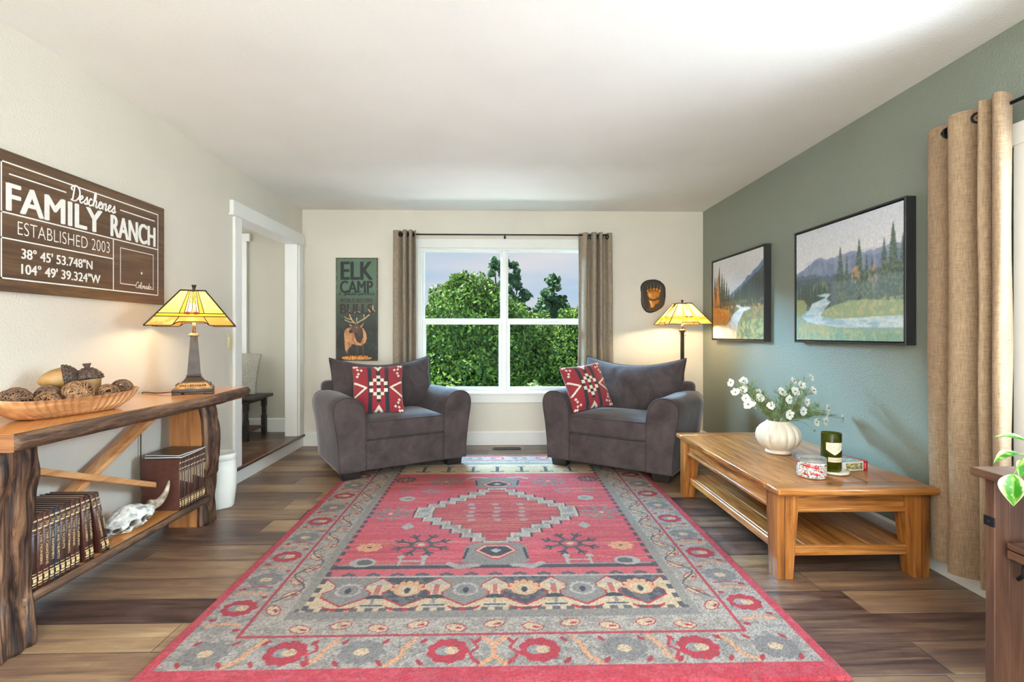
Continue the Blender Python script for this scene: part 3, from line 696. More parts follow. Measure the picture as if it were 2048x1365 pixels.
# ------------------------------------------------------------------ elk poster on the back wall
def elk():
    P = Pic(0, 1, 0, 2.49, 150, 374, (70, 88, 70)); X, Y = P.X, P.Y
    g = np.clip((Y-.75)/1.0, 0, 1)[..., None]; P.a = np.array((34, 36, 32))*(1-g)+np.array((84, 106, 84))*g
    P.put(P.n(6, 6, 21) > .62, (70, 96, 78), .3); P.put((P.n(4, 4, 22) > .6) & (Y < .9), (62, 34, 28), .35)
    K = lambda pts: [((x-66)/471, (1265-y)/471) for x, y in pts]
    P.put(P.ell(.5, .07, .37, .06) & (P.n(40, 12, 23)*.12 > Y-.06), (206, 120, 48)); P.put(P.ell(.5, .06, .34, .05) & (P.n(50, 20, 24) > .5), (240, 176, 90), .8)
    leg = (70, 48, 38)
    for q in ([(295, 1070), (322, 1070), (318, 1222), (300, 1222)], [(356, 1070), (388, 1060), (388, 1222), (372, 1222)], [(172, 1060), (222, 1080), (204, 1130), (208, 1215), (184, 1215)], [(208, 1070), (246, 1080), (212, 1150), (214, 1205), (200, 1205)]): P.put(P.poly(K(q)), leg)
    body = K([(158, 960), (168, 918), (200, 892), (240, 884), (290, 878), (340, 876), (380, 900), (408, 950), (416, 1010), (398, 1062), (352, 1096), (300, 1086), (252, 1074), (236, 1100), (205, 1130), (190, 1180), (172, 1150), (162, 1060)])
    P.put(P.poly(body), (164, 106, 66)); P.put(P.poly(body) & (P.n(22, 10, 25) > .5), (204, 146, 96), .75); P.put(P.poly(body) & (X < .30) & (P.n(30, 14, 26) > .5), (226, 178, 130), .5); P.put(P.poly(body) & (X > .69), (214, 162, 110), .6)
    P.put(P.poly(K([(268, 862), (335, 858), (372, 915), (374, 1000), (345, 1068), (305, 1050), (278, 985), (262, 920)])), (62, 42, 36)); P.put(P.poly(K([(300, 880), (340, 880), (360, 930), (340, 1010), (310, 960)])), (88, 60, 48), .6)
    P.put(P.poly(K([(212, 932), (232, 905), (258, 866), (296, 848), (330, 862), (334, 905), (292, 946), (252, 950), (226, 948)])), (96, 66, 50)); P.put(P.poly(K([(212, 936), (226, 912), (252, 918), (246, 946), (226, 948)])), (36, 28, 26)); P.put(P.ell(*K([(298, 888)])[0], .018, .012), (180, 140, 104))
    for q in ([(212, 842), (254, 866), (232, 876)], [(338, 878), (382, 834), (366, 872), (350, 888)]): P.put(P.poly(K(q)), (176, 142, 110))
    an = (206, 170, 126)
    for q, w in (([(288, 842), (248, 806), (228, 765), (214, 705), (201, 655)], .022), ([(262, 832), (215, 822), (166, 800)], .016), ([(240, 795), (190, 785), (164, 765)], .015), ([(255, 812), (238, 775)], .014), ([(306, 838), (342, 812), (398, 782), (440, 745), (470, 700), (490, 668), (482, 632)], .022), ([(388, 788), (384, 735)], .016), ([(304, 826), (303, 778)], .016), ([(462, 715), (440, 690), (432, 642)], .018), ([(270, 712), (272, 655)], .014), ([(272, 716), (310, 700), (345, 718)], .014), ([(486, 680), (512, 700)], .012)): P.put(P.line(K(q), w), an)
    e = np.minimum(np.minimum(X, 1-X), np.minimum(Y, 2.49-Y)); P.put((e < .03) & (P.n(20, 20, 27) > .35), (78, 62, 44), .7)
    r = thing('elk_poster', 'tall green elk camp poster on the back wall', 'poster', (-1.478, YB, 1.41))
    b = MB(); b.box((0, -.009, 0), (.428, .018, 1.064), .001, 1); b.build('board', mat('poster_board_edge', (58, 50, 40), .7), r)
    P.mesh('picture', lambda X, Y: ((X-.5)*.424, -.0186+0*X, (Y-1.245)*.424*1.062/1.0557), attrmat('poster_print', .55), r)
    m1 = mat('poster_ink_black', (30, 34, 34), .6); m2 = mat('poster_ink_brown', (54, 38, 32), .6); y = -.0192; U, V = (1, 0, 0), (0, 0, 1)
    def tx(mb, s, x0, x1, t0, t1, bold): letters(mb, s, (-.212+(x0-66)/471*.424, y, .530-(t1-92)/1173*1.06), U, V, (x1-x0)/471*.424, (t1-t0)/1173*1.06, bold)
    for q in (('ELK', 118, 488, 136, 340, .05, m1), ('CAMP', 110, 488, 354, 492, .05, m1), ('WORLD RECORD', 108, 486, 556, 600, .05, m2), ('BULLS', 112, 486, 618, 734, .06, m2)):
        b = MB(); tx(b, *q[:6]); b.build('lettering', q[6], r)
    b = MB(); cursive(b, '& Guide Service', (-.188, y+.0008, .148), U, V, .37, .040, .0024); b.build('script_lettering', m1, r)
elk()

# ------------------------------------------------------------------ bear paw plaque
def paw():
    r = thing('bear_paw_plaque', 'dark oval plaque with a golden bear paw above the floor lamp', 'wall plaque', (1.604, YB, 1.552))
    md = mat('weathered_bronze', (44, 38, 34), .45, .35, 90, .8, 130, metal=.35); mg = mat('gilded_paw', (176, 116, 44), .4, .18, 30, .3, 60, metal=.35); mc = mat('claw_brass', (150, 126, 92), .35, .1, 40, metal=.4)
    out = [(-.03, .172), (.03, .172), (.085, .148), (.122, .10), (.130, .03), (.124, -.05), (.105, -.105), (.05, -.150), (-.02, -.176), (-.07, -.165), (-.108, -.12), (-.125, -.06), (-.124, .02), (-.132, .08), (-.12, .125), (-.08, .16)]
    o2 = [(p.x, p.y) for p in catmull([(a, c, 0) for a, c in out], 4, True)]
    b = MB(); rings = []
    for k, y in ((1, 0), (1, -.012), (.985, -.020), (.94, -.0255), (.84, -.024)):
        rings.append([(x*k+.003*nz(x*40, z*40, k), y-(.0025*nz(x*70, z*70) if k < 1 else 0), z*k) for x, z in o2])
    b.loft(rings); b.build('plaque', md, r)
    b = MB()
    pad = [(-.068, .038), (-.03, .058), (.02, .056), (.066, .036), (.062, -.005), (.05, -.022), (0, -.040), (-.05, -.03), (-.066, 0)]
    p2 = [(p.x, p.y) for p in catmull([(a, c, 0) for a, c in pad], 4, True)]
    b.loft([[(x*k, y, z*k+.004*(1-k)) for x, z in p2] for k, y in ((1, -.018), (1, -.030), (.92, -.038), (.6, -.042), (.15, -.042))])
    hl = [(-.055, -.04), (0, -.05), (.06, -.03), (.058, -.075), (.02, -.09), (.0, -.125), (-.03, -.128), (-.045, -.08)]
    h2 = [(p.x, p.y) for p in catmull([(a, c, 0) for a, c in hl], 4, True)]; cx, cz = 0, -.075
    b.loft([[(cx+(x-cx)*k, y, cz+(z-cz)*k) for x, z in h2] for k, y in ((1, -.018), (1, -.028), (.9, -.036), (.5, -.039), (.1, -.039))])
    b.build('pad', mg, r)
    for i, x in enumerate((-.062, -.032, 0, .032, .062)):
        zt = .072-abs(i-2)**2*.005
        b = MB(); b.ico((x, -.028, zt), .016, 2, (1, .8, 1.3)); t = b.build('toe', mg, r)
        c = MB(); c.tube([(x*1.02, -.034, zt+.014), (x*1.08, -.040, zt+.040), (x*1.2, -.030, zt+.066)], [.0045, .0038, .0012], 8); c.build('claw', mc, t)
paw()

# ------------------------------------------------------------------ landscape paintings on the sage wall
def conif(P, cx, base, top, w, c, seed, c2=None):
    w = w*1.45
    X, Y = P.X, P.Y; t = np.clip((top-Y)/(top-base), 0, 1)
    jag = .55+.45*((Y*44+seed*.37) % 1)+.35*(P.n(60, 60, seed)-.5)
    m = (np.abs(X-cx) < w*(t**.85)*jag) & (Y < top) & (Y > base)
    P.put(m, c, .9)
    if c2 is not None: P.put(m & (P.n(70, 70, seed+50) > .58), c2, .6)
def paint_lake():
    P = Pic(0, 1.28, 0, 1, 330, 258, (214, 214, 220)); X, Y = P.X, P.Y
    g = np.clip((Y-.55)/.45, 0, 1)[..., None]; P.a = np.array((226, 222, 222))*(1-g)+np.array((200, 204, 214))*g
    def ridge(pts, c, al=1, amp=.012, sd=1): P.put(Y < np.interp(X, [p[0] for p in pts], [p[1] for p in pts])+amp*(P.n(22, 3, sd)-.5)+amp*.6*(P.n(60, 3, sd+1)-.5), c, al)
    ridge([(0, .62), (.13, .66), (.3, .73), (.37, .73), (.45, .70), (.6, .715), (.75, .73), (.9, .70), (1.28, .71)], (138, 146, 172))
    ridge([(0, .60), (.2, .68), (.31, .725), (.40, .70), (.5, .66), (.7, .69), (.82, .70), (1, .66), (1.28, .67)], (112, 124, 152), .75, .02, 4)
    P.put((P.n(14, 8, 5) > .6) & (Y < .72) & (Y > .55), (160, 170, 190), .35)
    ridge([(0, .585), (.2, .60), (.35, .575), (.5, .56), (.8, .55), (1.28, .57)], (92, 108, 116), .9, .03, 7)
    P.put((Y < .56) & (P.n(10, 40, 8) > .5), (70, 88, 92), .6); P.put((Y < .47) & (X < .5) & (P.n(30, 8, 9) > .55), (112, 130, 104), .6)
    P.put(P.ell(.36, .47, .11, .05) & (P.n(40, 20, 10) > .4), (140, 150, 108), .6)
    r = np.random.RandomState(4)
    for i in range(34): x = .02+r.rand()*.42; conif(P, x, .30, .44+.1*r.rand(), .014+.01*r.rand(), (58+r.randint(20), 76+r.randint(16), 76), 100+i)
    for i in range(40): x = .48+r.rand()*.8; conif(P, x, .24, .46+.12*r.rand(), .02+.016*r.rand(), (74+r.randint(22), 92+r.randint(16), 100), 140+i)
    for x, t, w in ((.62, .79, .065), (.70, .70, .04), (.84, .82, .07), (.92, .68, .04), (.98, .66, .04), (1.10, .78, .06), (1.185, .88, .075), (1.275, .78, .05)): conif(P, x, .28, t, w, (66, 86, 82), int(x*100), (146, 146, 100))
    for x, y, rx, ry in ((.80, .52, .05, .08), (.985, .50, .05, .09)): P.put(P.ell(x, y, rx, ry) & (P.n(50, 40, 31) > .45), (196, 150, 112), .75)
    P.put((X > .5) & (Y < .5) & (Y > .2) & (P.n(8, 8, 32) > .3), (140, 160, 172), .35)  # bluish veil: haze reflected off the varnish, put into the picture's colour
    # water, banks and grass
    P.put(Y < .27, (142, 168, 160)); P.put(P.poly([(0, .38), (.12, .37), (.17, .32), (.14, .26), (.06, .21), (0, .22)]), (146, 152, 106))
    river = P.poly([(.30, .40), (.42, .41), (.50, .40), (.44, .36), (.50, .33), (.42, .28), (.36, .215), (.5, .185), (.8, .185), (1.28, .19), (1.28, .10), (.9, .105), (.6, .11), (.34, .13), (.16, .17), (.08, .215), (.20, .27), (.24, .33), (.34, .35), (.44, .375), (.36, .385)])
    P.put(river, (186, 206, 216)); P.put(river & (P.n(12, 60, 33) > .55), (214, 224, 228), .7); P.put(river & (P.n(8, 50, 34) > .68), (130, 170, 190), .6)
    P.put(P.poly([(.36, .215), (.42, .27), (.55, .30), (.75, .33), (.9, .32), (1.28, .30), (1.28, .19), (.8, .185), (.5, .185)]), (150, 168, 138)); P.put(P.rect(.38, 1.28, .2, .33) & (P.n(30, 40, 35) > .6) & (Y < .2+.15*X), (196, 186, 140), .6)
    gr = Y < .13+.02*np.sin(X*5)-.04*X
    P.put(gr, (138, 168, 146)); P.put(gr & (P.n(60, 14, 36) > .55), (186, 184, 138), .7); P.put((Y < .06) & (P.n(50, 20, 37) > .5), (112, 158, 152), .6); P.put((X < .5) & (Y < .2-.2*X) & (P.n(70, 22, 38) > .45), (188, 176, 128), .7)
    P.blur(2); P.a *= (.94+.12*P.n(90, 90, 39))[..., None]
    return P
def paint_creek():
    P = Pic(0, 1.28, 0, 1, 310, 242, (212, 212, 216)); X, Y = P.X, P.Y; r = np.random.RandomState(9)
    P.a = P.a*(.97+.05*P.n(3, 3, 50))[..., None]
    P.put(Y < np.interp(X, [0, .4, .6, .8, 1.28], [.5, .50, .58, .66, .86])+.03*(P.n(14, 3, 51)-.5), (104, 124, 158)); P.put((Y < np.interp(X, [0, .4, .7, 1.28], [.4, .44, .56, .80])+.03*(P.n(20, 3, 52)-.5)), (72, 84, 92))
    for i in range(70): x = .42+r.rand()*.9; conif(P, x, .3, .50+.24*(x-.42)/.86+.06*r.rand(), .018+.012*r.rand(), (48+r.randint(24), 62+r.randint(22), 58+r.randint(14)), 200+i)
    P.put((X > .4) & (Y < .46) & (Y > .25) & (P.n(26, 20, 53) > .5), (110, 116, 78), .7); P.put((X > .5) & (Y < .40) & (P.n(30, 18, 54) > .62), (196, 148, 78), .8)
    for x, t, w in ((.06, .82, .05), (.12, .80, .05), (.19, .93, .06), (.27, .84, .055), (.33, .78, .05), (.40, .72, .045), (.46, .64, .04)): conif(P, x, .36, t, w, (44, 54, 50), int(x*300), (84, 92, 70))
    conif(P, .15, .42, .86, .05, (206, 132, 66), 71, (228, 160, 84)); conif(P, .03, .36, .70, .05, (200, 140, 64), 72)
    P.put((X < .5) & (Y < .46) & (P.n(22, 12, 55) > .35), (150, 108, 60), .6); P.put((X < .48) & (Y < .40-.1*X), (190, 132, 62)); P.put((X < .48) & (Y < .40) & (P.n(40, 30, 56) > .55), (216, 160, 80), .7); P.put((X < .3) & (Y < .24), (180, 150, 82), .5)
    P.put((X > .62) & (Y < .36), (128, 130, 92)); P.put((X > .62) & (Y < .38) & (P.n(30, 26, 57) > .55), (176, 136, 92), .8); P.put((X > .66) & (Y < .22) & (P.n(36, 20, 58) > .4), (178, 178, 120), .8); P.put((X > .75) & (Y < .34) & (P.n(20, 22, 59) > .6), (98, 118, 92), .8)
    riv = P.poly([(.64, .405), (.74, .40), (.78, .375), (.98, .365), (1.0, .345), (.84, .32), (.78, .26), (.70, .18), (.66, .08), (.66, 0), (0, 0), (0, .14), (.12, .17), (.40, .17), (.50, .22), (.58, .30), (.74, .36), (.66, .385)])
    P.put(riv, (204, 208, 214)); P.put(riv & (P.n(8, 30, 60) > .58), (228, 228, 230), .8); P.put(riv & (Y < .18), (226, 212, 202), .75); P.put(riv & (Y < .2) & (P.n(20, 14, 61) > .66), (214, 190, 164), .6)
    P.blur(2); P.a *= (.94+.12*P.n(90, 90, 62))[..., None]
    return P
m_pframe = mat('black_painting_frame', (32, 31, 33), .42, .08, 40)
m_canvas = attrmat('varnished_canvas', .42, .25, 260)
def painting(name, label, P, y0, y1, z0, z1, t=.058, w=.012):
    r = thing(name, label, 'painting', (XR, (y0+y1)/2, (z0+z1)/2), PI/2*-1)      # local x runs towards the camera, -y into the room
    wd, ht = y1-y0, z1-z0; b = MB(); rectframe(b, -wd/2, wd/2, -ht/2, ht/2, w, -t, 0); b.build('frame', m_pframe, r)
    b = MB(); b.box((0, -.012, 0), (wd-2*w-.004, .022, ht-2*w-.004)); b.build('backing', m_pframe, r)
    iw, ih = wd-2*w-.014, ht-2*w-.014
    P.mesh('canvas', lambda X, Y: ((X/1.28-.5)*iw, -t+.006+0*X, (Y-.5)*ih), m_canvas, r); return r
painting('landscape_painting', 'black framed painting of a river and mountains beside the curtain', paint_lake(), 2.552, 3.537, 1.097, 1.866)
painting('landscape_painting', 'black framed autumn creek painting nearest the back corner', paint_creek(), 3.945, 4.935, 1.094, 1.868)

# ------------------------------------------------------------------ live-edge console
m_slab = wood('honey_slab', (168, 100, 48), (206, 138, 74), (228, 170, 104), 'y', .8, .22, .08, .5)
m_bark = wood('dark_bark', (34, 24, 20), (84, 58, 42), (132, 98, 72), 'y', 1.6, .6, 1.2, lo=.36, hi=.66)
m_barkv = wood('dark_bark_upright', (24, 17, 15), (72, 47, 34), (132, 94, 66), 'z', 1.1, .5, 2.0, lo=.41, hi=.62)
m_slabv = wood('honey_upright', (110, 66, 36), (166, 108, 62), (196, 138, 84), 'z', 1.0, .4, .2)
def console():
    r = thing('console_table', 'rustic live-edge wooden console table along the left wall', 'console table', (-1.80, 2.5, 0))
    # top: y from -0.77 to .76, wavy bark edge at +x
    def edge(y): return .205+.018*math.sin(y*3.1+.6)+.012*nz(y*4, 2)
    ZT, TH = .822, .062
    b = MB(); rings = []; e = MB(); er = []; N = 90
    for i in range(N+1):
        y = -.77+1.53*i/N; x = edge(y); c = .0
        if i < 2: c = .006*(2-i)/2
        rings.append([(-.205, y, ZT), (x-.012-c, y, ZT), (x-.012-c, y, ZT-TH), (-.205, y, ZT-TH)])
        er.append([(x-.0118-c, y, ZT-.0006), (x-.003-c+.003*nz(y*18, 1), y, ZT-.004), (x+.008-c+.008*nz(y*14, 5), y, ZT-.022+.005*nz(y*9, 8)), (x+.004-c+.010*nz(y*20, 7), y, ZT-.042), (x-.004-c+.008*nz(y*11, 3), y, ZT-TH+.001), (x-.0117-c, y, ZT-TH+.0005)])
    b.loft(rings, False); t = b.build('tabletop', m_slab, r)
    b = MB(); b.box((-.011, -.7704, ZT-TH/2), (.385, .0012, TH-.002)); b.build('end_grain', wood('slab_end_grain', (84, 50, 28), (140, 90, 52), (172, 118, 72), 'x', 2.5, .5, .2), t); e.loft(er); e.build('bark_edge', m_bark, t)
    # shelf
    b = MB(); rings = []; e = MB(); er = []
    for i in range(61):
        y = -.59+1.20*i/60; x = .045+.008*nz(y*5, 4)
        rings.append([(-.20, y, .183), (x-.01, y, .183), (x-.01, y, .138), (-.20, y, .138)])
        er.append([(x-.0098, y, .1826), (x+.003+.003*nz(y*16, 1), y, .178), (x+.007+.006*nz(y*19, 3), y, .162), (x+.003+.006*nz(y*14, 9), y, .147), (x-.0098, y, .1384)])
    b.loft(rings, False); t = b.build('shelf', m_slab, r); e.loft(er); e.build('bark_edge', m_bark, t)
    # slab legs with a bark face to the room
    for y0, y1, sd in ((-.72, -.535, 3), (.575, .72, 11)):
        b = MB(); e = MB(); R1 = []; R2 = []
        for i in range(41):
            z = .76*i/40
            f = .062+.016*math.sin(z*5+sd)+.014*nz(z*7, sd)
            if sd == 11: f = .030+.030*math.sin((z-.1)*4.0)**2*(1 if z > .3 else .4)+.012*nz(z*9, sd)
            R1.append([(-.175, y0, z), (f-.04, y0, z), (f-.04, y1, z), (-.175, y1, z)])
            ring = [(f-.041, y0+.0005, z)]
            for k in range(13):
                v = k/12; y = y0+(y1-y0)*v; bl = math.sin(PI*min(max(v, .02), .98))**.35
                ring.append((f-.02*(1-bl)+.020*nz(y*22, z*5, sd)+.012*nz(y*60, z*9, sd+4), y0+.001+(y1-y0-.002+.006*nz(z*11, k, sd))*v, z))
            ring.append((f-.041, y1-.0005, z)); R2.append(ring)
        b.loft(R1, False); l = b.build('leg', m_slabv, r); e.loft(R2); e.build('bark_edge', m_barkv, l)
    # crossed braces at the back
    mbr = wood('brace_wood', (150, 92, 48), (206, 146, 92), (228, 178, 126), 'y', .9, .4, .15)
    b = MB(); b.bar((-.155, -.565, .215), (-.155, .54, .77), .028, .062, (1, 0, 0)); b.build('brace', mbr, r)
    b = MB(); b.bar((-.118, -.565, .665), (-.118, .575, .235), .028, .062, (1, 0, 0)); b.build('brace', mbr, r)
console()
TZ = .823        # console top

# ------------------------------------------------------------------ stained glass lamps
def shade_pic():
    P = Pic(-1, 1, 0, 1, 120, 90, (238, 204, 108)); X, Y = P.X, P.Y     # X across the face (scaled), Y bottom to top
    P.a = P.a*(.94+.1*P.n(5, 4, 80))[..., None]
    P.put(Y < .25, (226, 158, 78)); P.put((Y < .25) & (P.n(4, 5, 81) > .55), (240, 190, 116), .8)
    P.put((Y > .25) & (Y < .335), (214, 196, 40)); P.put((np.abs(X) > .22) & (np.abs(X) < .37) & (Y > .335), (222, 150, 52))
    P.put((np.abs(X) < .22) & (Y > .335), (255, 240, 190)); P.put((np.abs(X) < .14) & (Y > .335) & (Y < .64), (190, 198, 214)); P.put((X > 0) & (X < .14) & (Y > .335) & (Y < .64), (236, 200, 140))
    for i in range(6):
        for j in range(2):
            P.put(P.rect(-.14+.14*j, .14*j, .64+i*.055, .64+(i+1)*.055), [(232, 210, 90), (150, 178, 70), (244, 226, 150), (206, 190, 40)][(i*2+j*3) % 4])
    P.put(P.ell(-.12, .345, .10, .045) | P.ell(.12, .345, .10, .045), (176, 60, 34))
    return P
m_sg = None
def shade_mat():
    t = NT('lit_stained_glass'); a = t.nd('ShaderNodeAttribute', attribute_name='Col').outputs['Color']
    tr = t.nd('ShaderNodeBsdfTranslucent', {'Color': a}); df = t.nd('ShaderNodeBsdfDiffuse', {'Color': a}); gl = t.nd('ShaderNodeBsdfGlossy', {'Roughness': .15})
    m1 = t.nd('ShaderNodeMixShader', {0: .35, 1: tr.outputs[0], 2: df.outputs[0]}); m2 = t.nd('ShaderNodeMixShader', {0: .05, 1: m1.outputs[0], 2: gl.outputs[0]})
    em = t.nd('ShaderNodeEmission', {'Color': a, 'Strength': .22}); ad = t.nd('ShaderNodeAddShader', {0: m2.outputs[0], 1: em.outputs[0]})
    t.t.links.new(ad.outputs[0], t.out.inputs['Surface']); t.n.remove(t.b); return t.m
m_sg = shade_mat(); m_lead = mat('lead_came', (58, 44, 30), .45, .1, 50, metal=.6)
m_lbrz = mat('oil_rubbed_bronze', (50, 37, 30), .45, .3, 18, .15, 90, metal=.3); m_gold = mat('antique_gold', (112, 86, 58), .4, .2, 60, metal=.5)
def bulbmat():
    t = NT('glowing_bulb'); t.p(base=(1, .9, .7, 1), emit=(1, .80, .52, 1), emits=6.0); return t.m
m_bulb = bulbmat()
def shade(parent, zb, zt, hb, ht):
    """square shade: half widths hb below, ht above; drops at the corners"""
    sh_ = bpy.data.objects.new('lamp_shade', None); C.objects.link(sh_); sh_.parent = parent
    P = shade_pic(); H = zt-zb
    def pos(s, t):            # s -1..1 across, t 0..1 up
        dn = np.where(np.abs(s) < .33, .10, np.where(np.abs(s) < .42, .10*(1-(np.abs(s)-.33)/.09), 0.0))*np.clip(1-t/.25, 0, 1)
        tt = t+dn; w = hb+(ht-hb)*tt
        return s*w, w, zb+H*tt
    for k in range(4):
        a = k*PI/2; ca, sa = math.cos(a), math.sin(a)
        def fn(X, Y):
            u, w, z = pos(X, Y); return (u*ca+w*sa, u*sa-w*ca, z)
        P.mesh('glass_panel', fn, m_sg, sh_)
    b = MB()
    for k in range(4):
        a = k*PI/2; ca, sa = math.cos(a), math.sin(a)
        def q(s, t):
            u, w, z = pos(np.array(float(s)), np.array(float(t))); u, w, z = float(u), float(w)+.0012, float(z); return Vector((u*ca+w*sa, u*sa-w*ca, z))
        b.tube([q(s, 0) for s in np.linspace(-1, 1, 41)], .0030, 6)
        b.tube([q(1, t) for t in (0, 1)], .0042, 6)
        for t in (.25, .335, 1): b.tube([q(s, t) for s in (-1, 1)], .0026 if t < 1 else .005, 6)
        for s in (-.37, -.22, .22, .37): b.tube([q(s, .335), q(s, 1)], .0022, 5)
        for s in (-.14, 0, .14): b.tube([q(s, .335), q(s, .97)], .0017, 5)
        for i in range(7): b.tube([q(-.14, .64+i*.055), q(.14, .64+i*.055)], .0015, 5)
        for s in (-.33, .33): b.tube([q(s*1.25, .0), q(s, .25)], .0022, 5)
    b.box((0, 0, zt), (ht*2+.006, ht*2+.006, .004)); b.build('leading', m_lead, sh_)
    b = MB(); b.lathe([(.006, zt), (.009, zt+.004), (.007, zt+.012), (.011, zt+.030), (.013, zt+.032), (.012, zt+.036)], 16); b.build('finial', m_lbrz, parent)
    for sx in (-1, 1):
        b = MB(); b.ico((sx*.055, 0, zb+H*.48), .022, 2, (1, 1, 1.25)); b.build('bulb', m_bulb, parent)
        light('lamp_glow', 'POINT', (0, 0, 0), (0, 0, 0), LAMP_W, (1, .74, .42), shadow_soft_size=.03).parent = parent
    return sh_
LAMP_W = 3.6
def fix_glows(parent, z):
    g = [c for c in parent.children if c.type == 'LIGHT']
    for s, c in zip((-1, 1), g): c.location = (s*.055, 0, z)
def pyr(b, secs, sides=4, M=None):
    b.loft([[(h*x, h*y, z) for x, y in ((-1, -1), (1, -1), (1, 1), (-1, 1))] for h, z in secs], False)
def table_lamp():
    r = thing('table_lamp', 'lit stained glass table lamp on a bronze obelisk at the far end of the console', 'lamp', (-1.735, 2.92, TZ), math.radians(27))
    b = MB()
    for sx in (-1, 1):
        for sy in (-1, 1): b.box((sx*.075, sy*.075, .006), (.045, .045, .012), .002, 1)
    b.box((0, 0, .019), (.196, .196, .018), .003, 2); b.build('base', m_lbrz, r)
    b = MB(); pyr(b, [(.094, .028), (.092, .034), (.062, .060), (.060, .064)]); ba = b.build('base_step', m_gold, r)
    b = MB()
    for k in range(4):
        M = Matrix.Rotation(k*PI/2, 4, 'Z')
        for i in range(11): b.ico((-.058+i*.0116, -.079, .0485), .0062, 1, (.7, .9, 1.2), M)
    b.build('beading', m_gold, ba)
    b = MB(); pyr(b, [(.052, .064), (.050, .070), (.036, .090), (.033, .094), (.036, .097), (.036, .101), (.030, .104), (.030, .108)]); pyr(b, [(.031, .108), (.0165, .318)]); b.build('column', m_lbrz, r)
    b = MB(); pyr(b, [(.017, .318), (.026, .323), (.026, .328), (.020, .334), (.014, .338)]); b.lathe([(.0085, .336), (.0085, .40)], 16); b.build('collar', m_gold, r)
    b = MB(); b.tube([(.004, -.022, .36), (.006, -.028, .30)], .0012, 6); b.ico((.006, -.028, .296), .004, 1); b.build('pull_chain', m_gold, r)
    shade(r, .378, .575, .205, .058); fix_glows(r, .47)
    b = MB(); b.tube(catmull([(-.09, -.02, .012), (-.14, -.01, .008), (-.19, .04, .004), (-.235, .10, .004), (-.258, .12, -.01), (-.26, .121, -.12), (-.262, .116, -.35), (-.258, .124, -.6)], 6), .0032, 8); b.build('power_cord', mat('brown_cord', (52, 40, 32), .5), r)
table_lamp()
def floor_lamp():
    r = thing('floor_lamp', 'lit stained glass floor lamp behind the right armchair', 'lamp', (1.765, 4.875, 0), math.radians(2))
    b = MB(); b.box((0, 0, .012), (.25, .25, .024), .004, 2); pyr(b, [(.11, .024), (.10, .04), (.05, .07), (.03, .09)]); b.build('base', m_lbrz, r)
    b = MB(); b.box((0, 0, .62), (.030, .030, 1.10), .003, 1); b.lathe([(.010, 1.16), (.010, 1.26)], 16); b.build('pole', m_lbrz, r)
    b = MB(); b.lathe([(.016, 1.165), (.030, 1.180), (.032, 1.190), (.026, 1.198), (.012, 1.203)], 24); b.build('collar', m_gold, r)
    for s in (-1, 1):
        b = MB(); b.tube([(s*.030, 0, 1.22), (s*.030, 0, 1.155-.01*s)], .0008, 5); b.ico((s*.03, 0, 1.15-.01*s), .006, 1); b.build('pull_chain', m_gold, r)
    shade(r, 1.248, 1.448, .208, .066); fix_glows(r, 1.33)
LAMP_W = 9.5
floor_lamp()

# ------------------------------------------------------------------ dough bowl with twig balls and acorns
m_bowl = wood('carved_bowl_wood', (134, 84, 48), (178, 126, 82), (206, 160, 114), 'x', 1.2, .45, .2)
def bowl():
    r = thing('wooden_bowl', 'long carved wooden dough bowl on the console table', 'bowl', (-1.80, 2.165, TZ), math.radians(75))
    L, Wd, H = .275, .105, .072
    def ring(k, z, n=240, sc=0):
        out = []
        for i in range(n):
            t = 2*PI*i/n; c, s = math.cos(t), math.sin(t)
            x = math.copysign(abs(c)**.75, c)*L; y = math.copysign(abs(s)**.62, s)*Wd
            rip = 1-sc*.10*abs(math.sin(x*PI/.030+z*14))*(abs(s) > .25)
            out.append((x*k, y*k*rip, z+.014*(abs(c)**3)*(z/H)))
        return out
    b = MB(); b.loft([ring(.60, 0), ring(.72, .006, sc=1), ring(.86, .028, sc=1.2), ring(.96, .054, sc=1.2), ring(1.0, H, sc=.6), ring(.985, H+.003), ring(.93, H), ring(.84, .045), ring(.70, .022), ring(.4, .016)], True)
    b.build('bowl_body', m_bowl, r); return r
bowl()
m_twig = mat('brown_twig', (104, 70, 46), .6, c2=(176, 130, 90), vscale=40); m_twig2 = mat('dark_twig', (72, 50, 40), .6, c2=(142, 104, 76), vscale=40)
def twigball(loc, rad, label, seed, m):
    rn = random.Random(seed); b = MB()
    for k in range(46):
        q = Euler((rn.random()*6.3, rn.random()*6.3, rn.random()*6.3)).to_matrix(); off = rn.uniform(-.55, .55); rr = math.sqrt(1-off*off)*rn.uniform(.90, 1.0); el = rn.uniform(.9, 1.0)
        b.tube([q @ Vector((rr*rad*math.cos(t), rr*rad*el*math.sin(t), off*rad+.05*rad*math.sin(2*t+k))) for t in [2*PI*i/22 for i in range(22)]], rad*.036, 4, True)
    o = b.build('twig_ball', m, loc=loc); o.rotation_euler = (rn.random()*3, rn.random()*3, 0); tag(o, label, 'decorative ball', 'twig balls in the wooden bowl')
BZ = TZ+.016
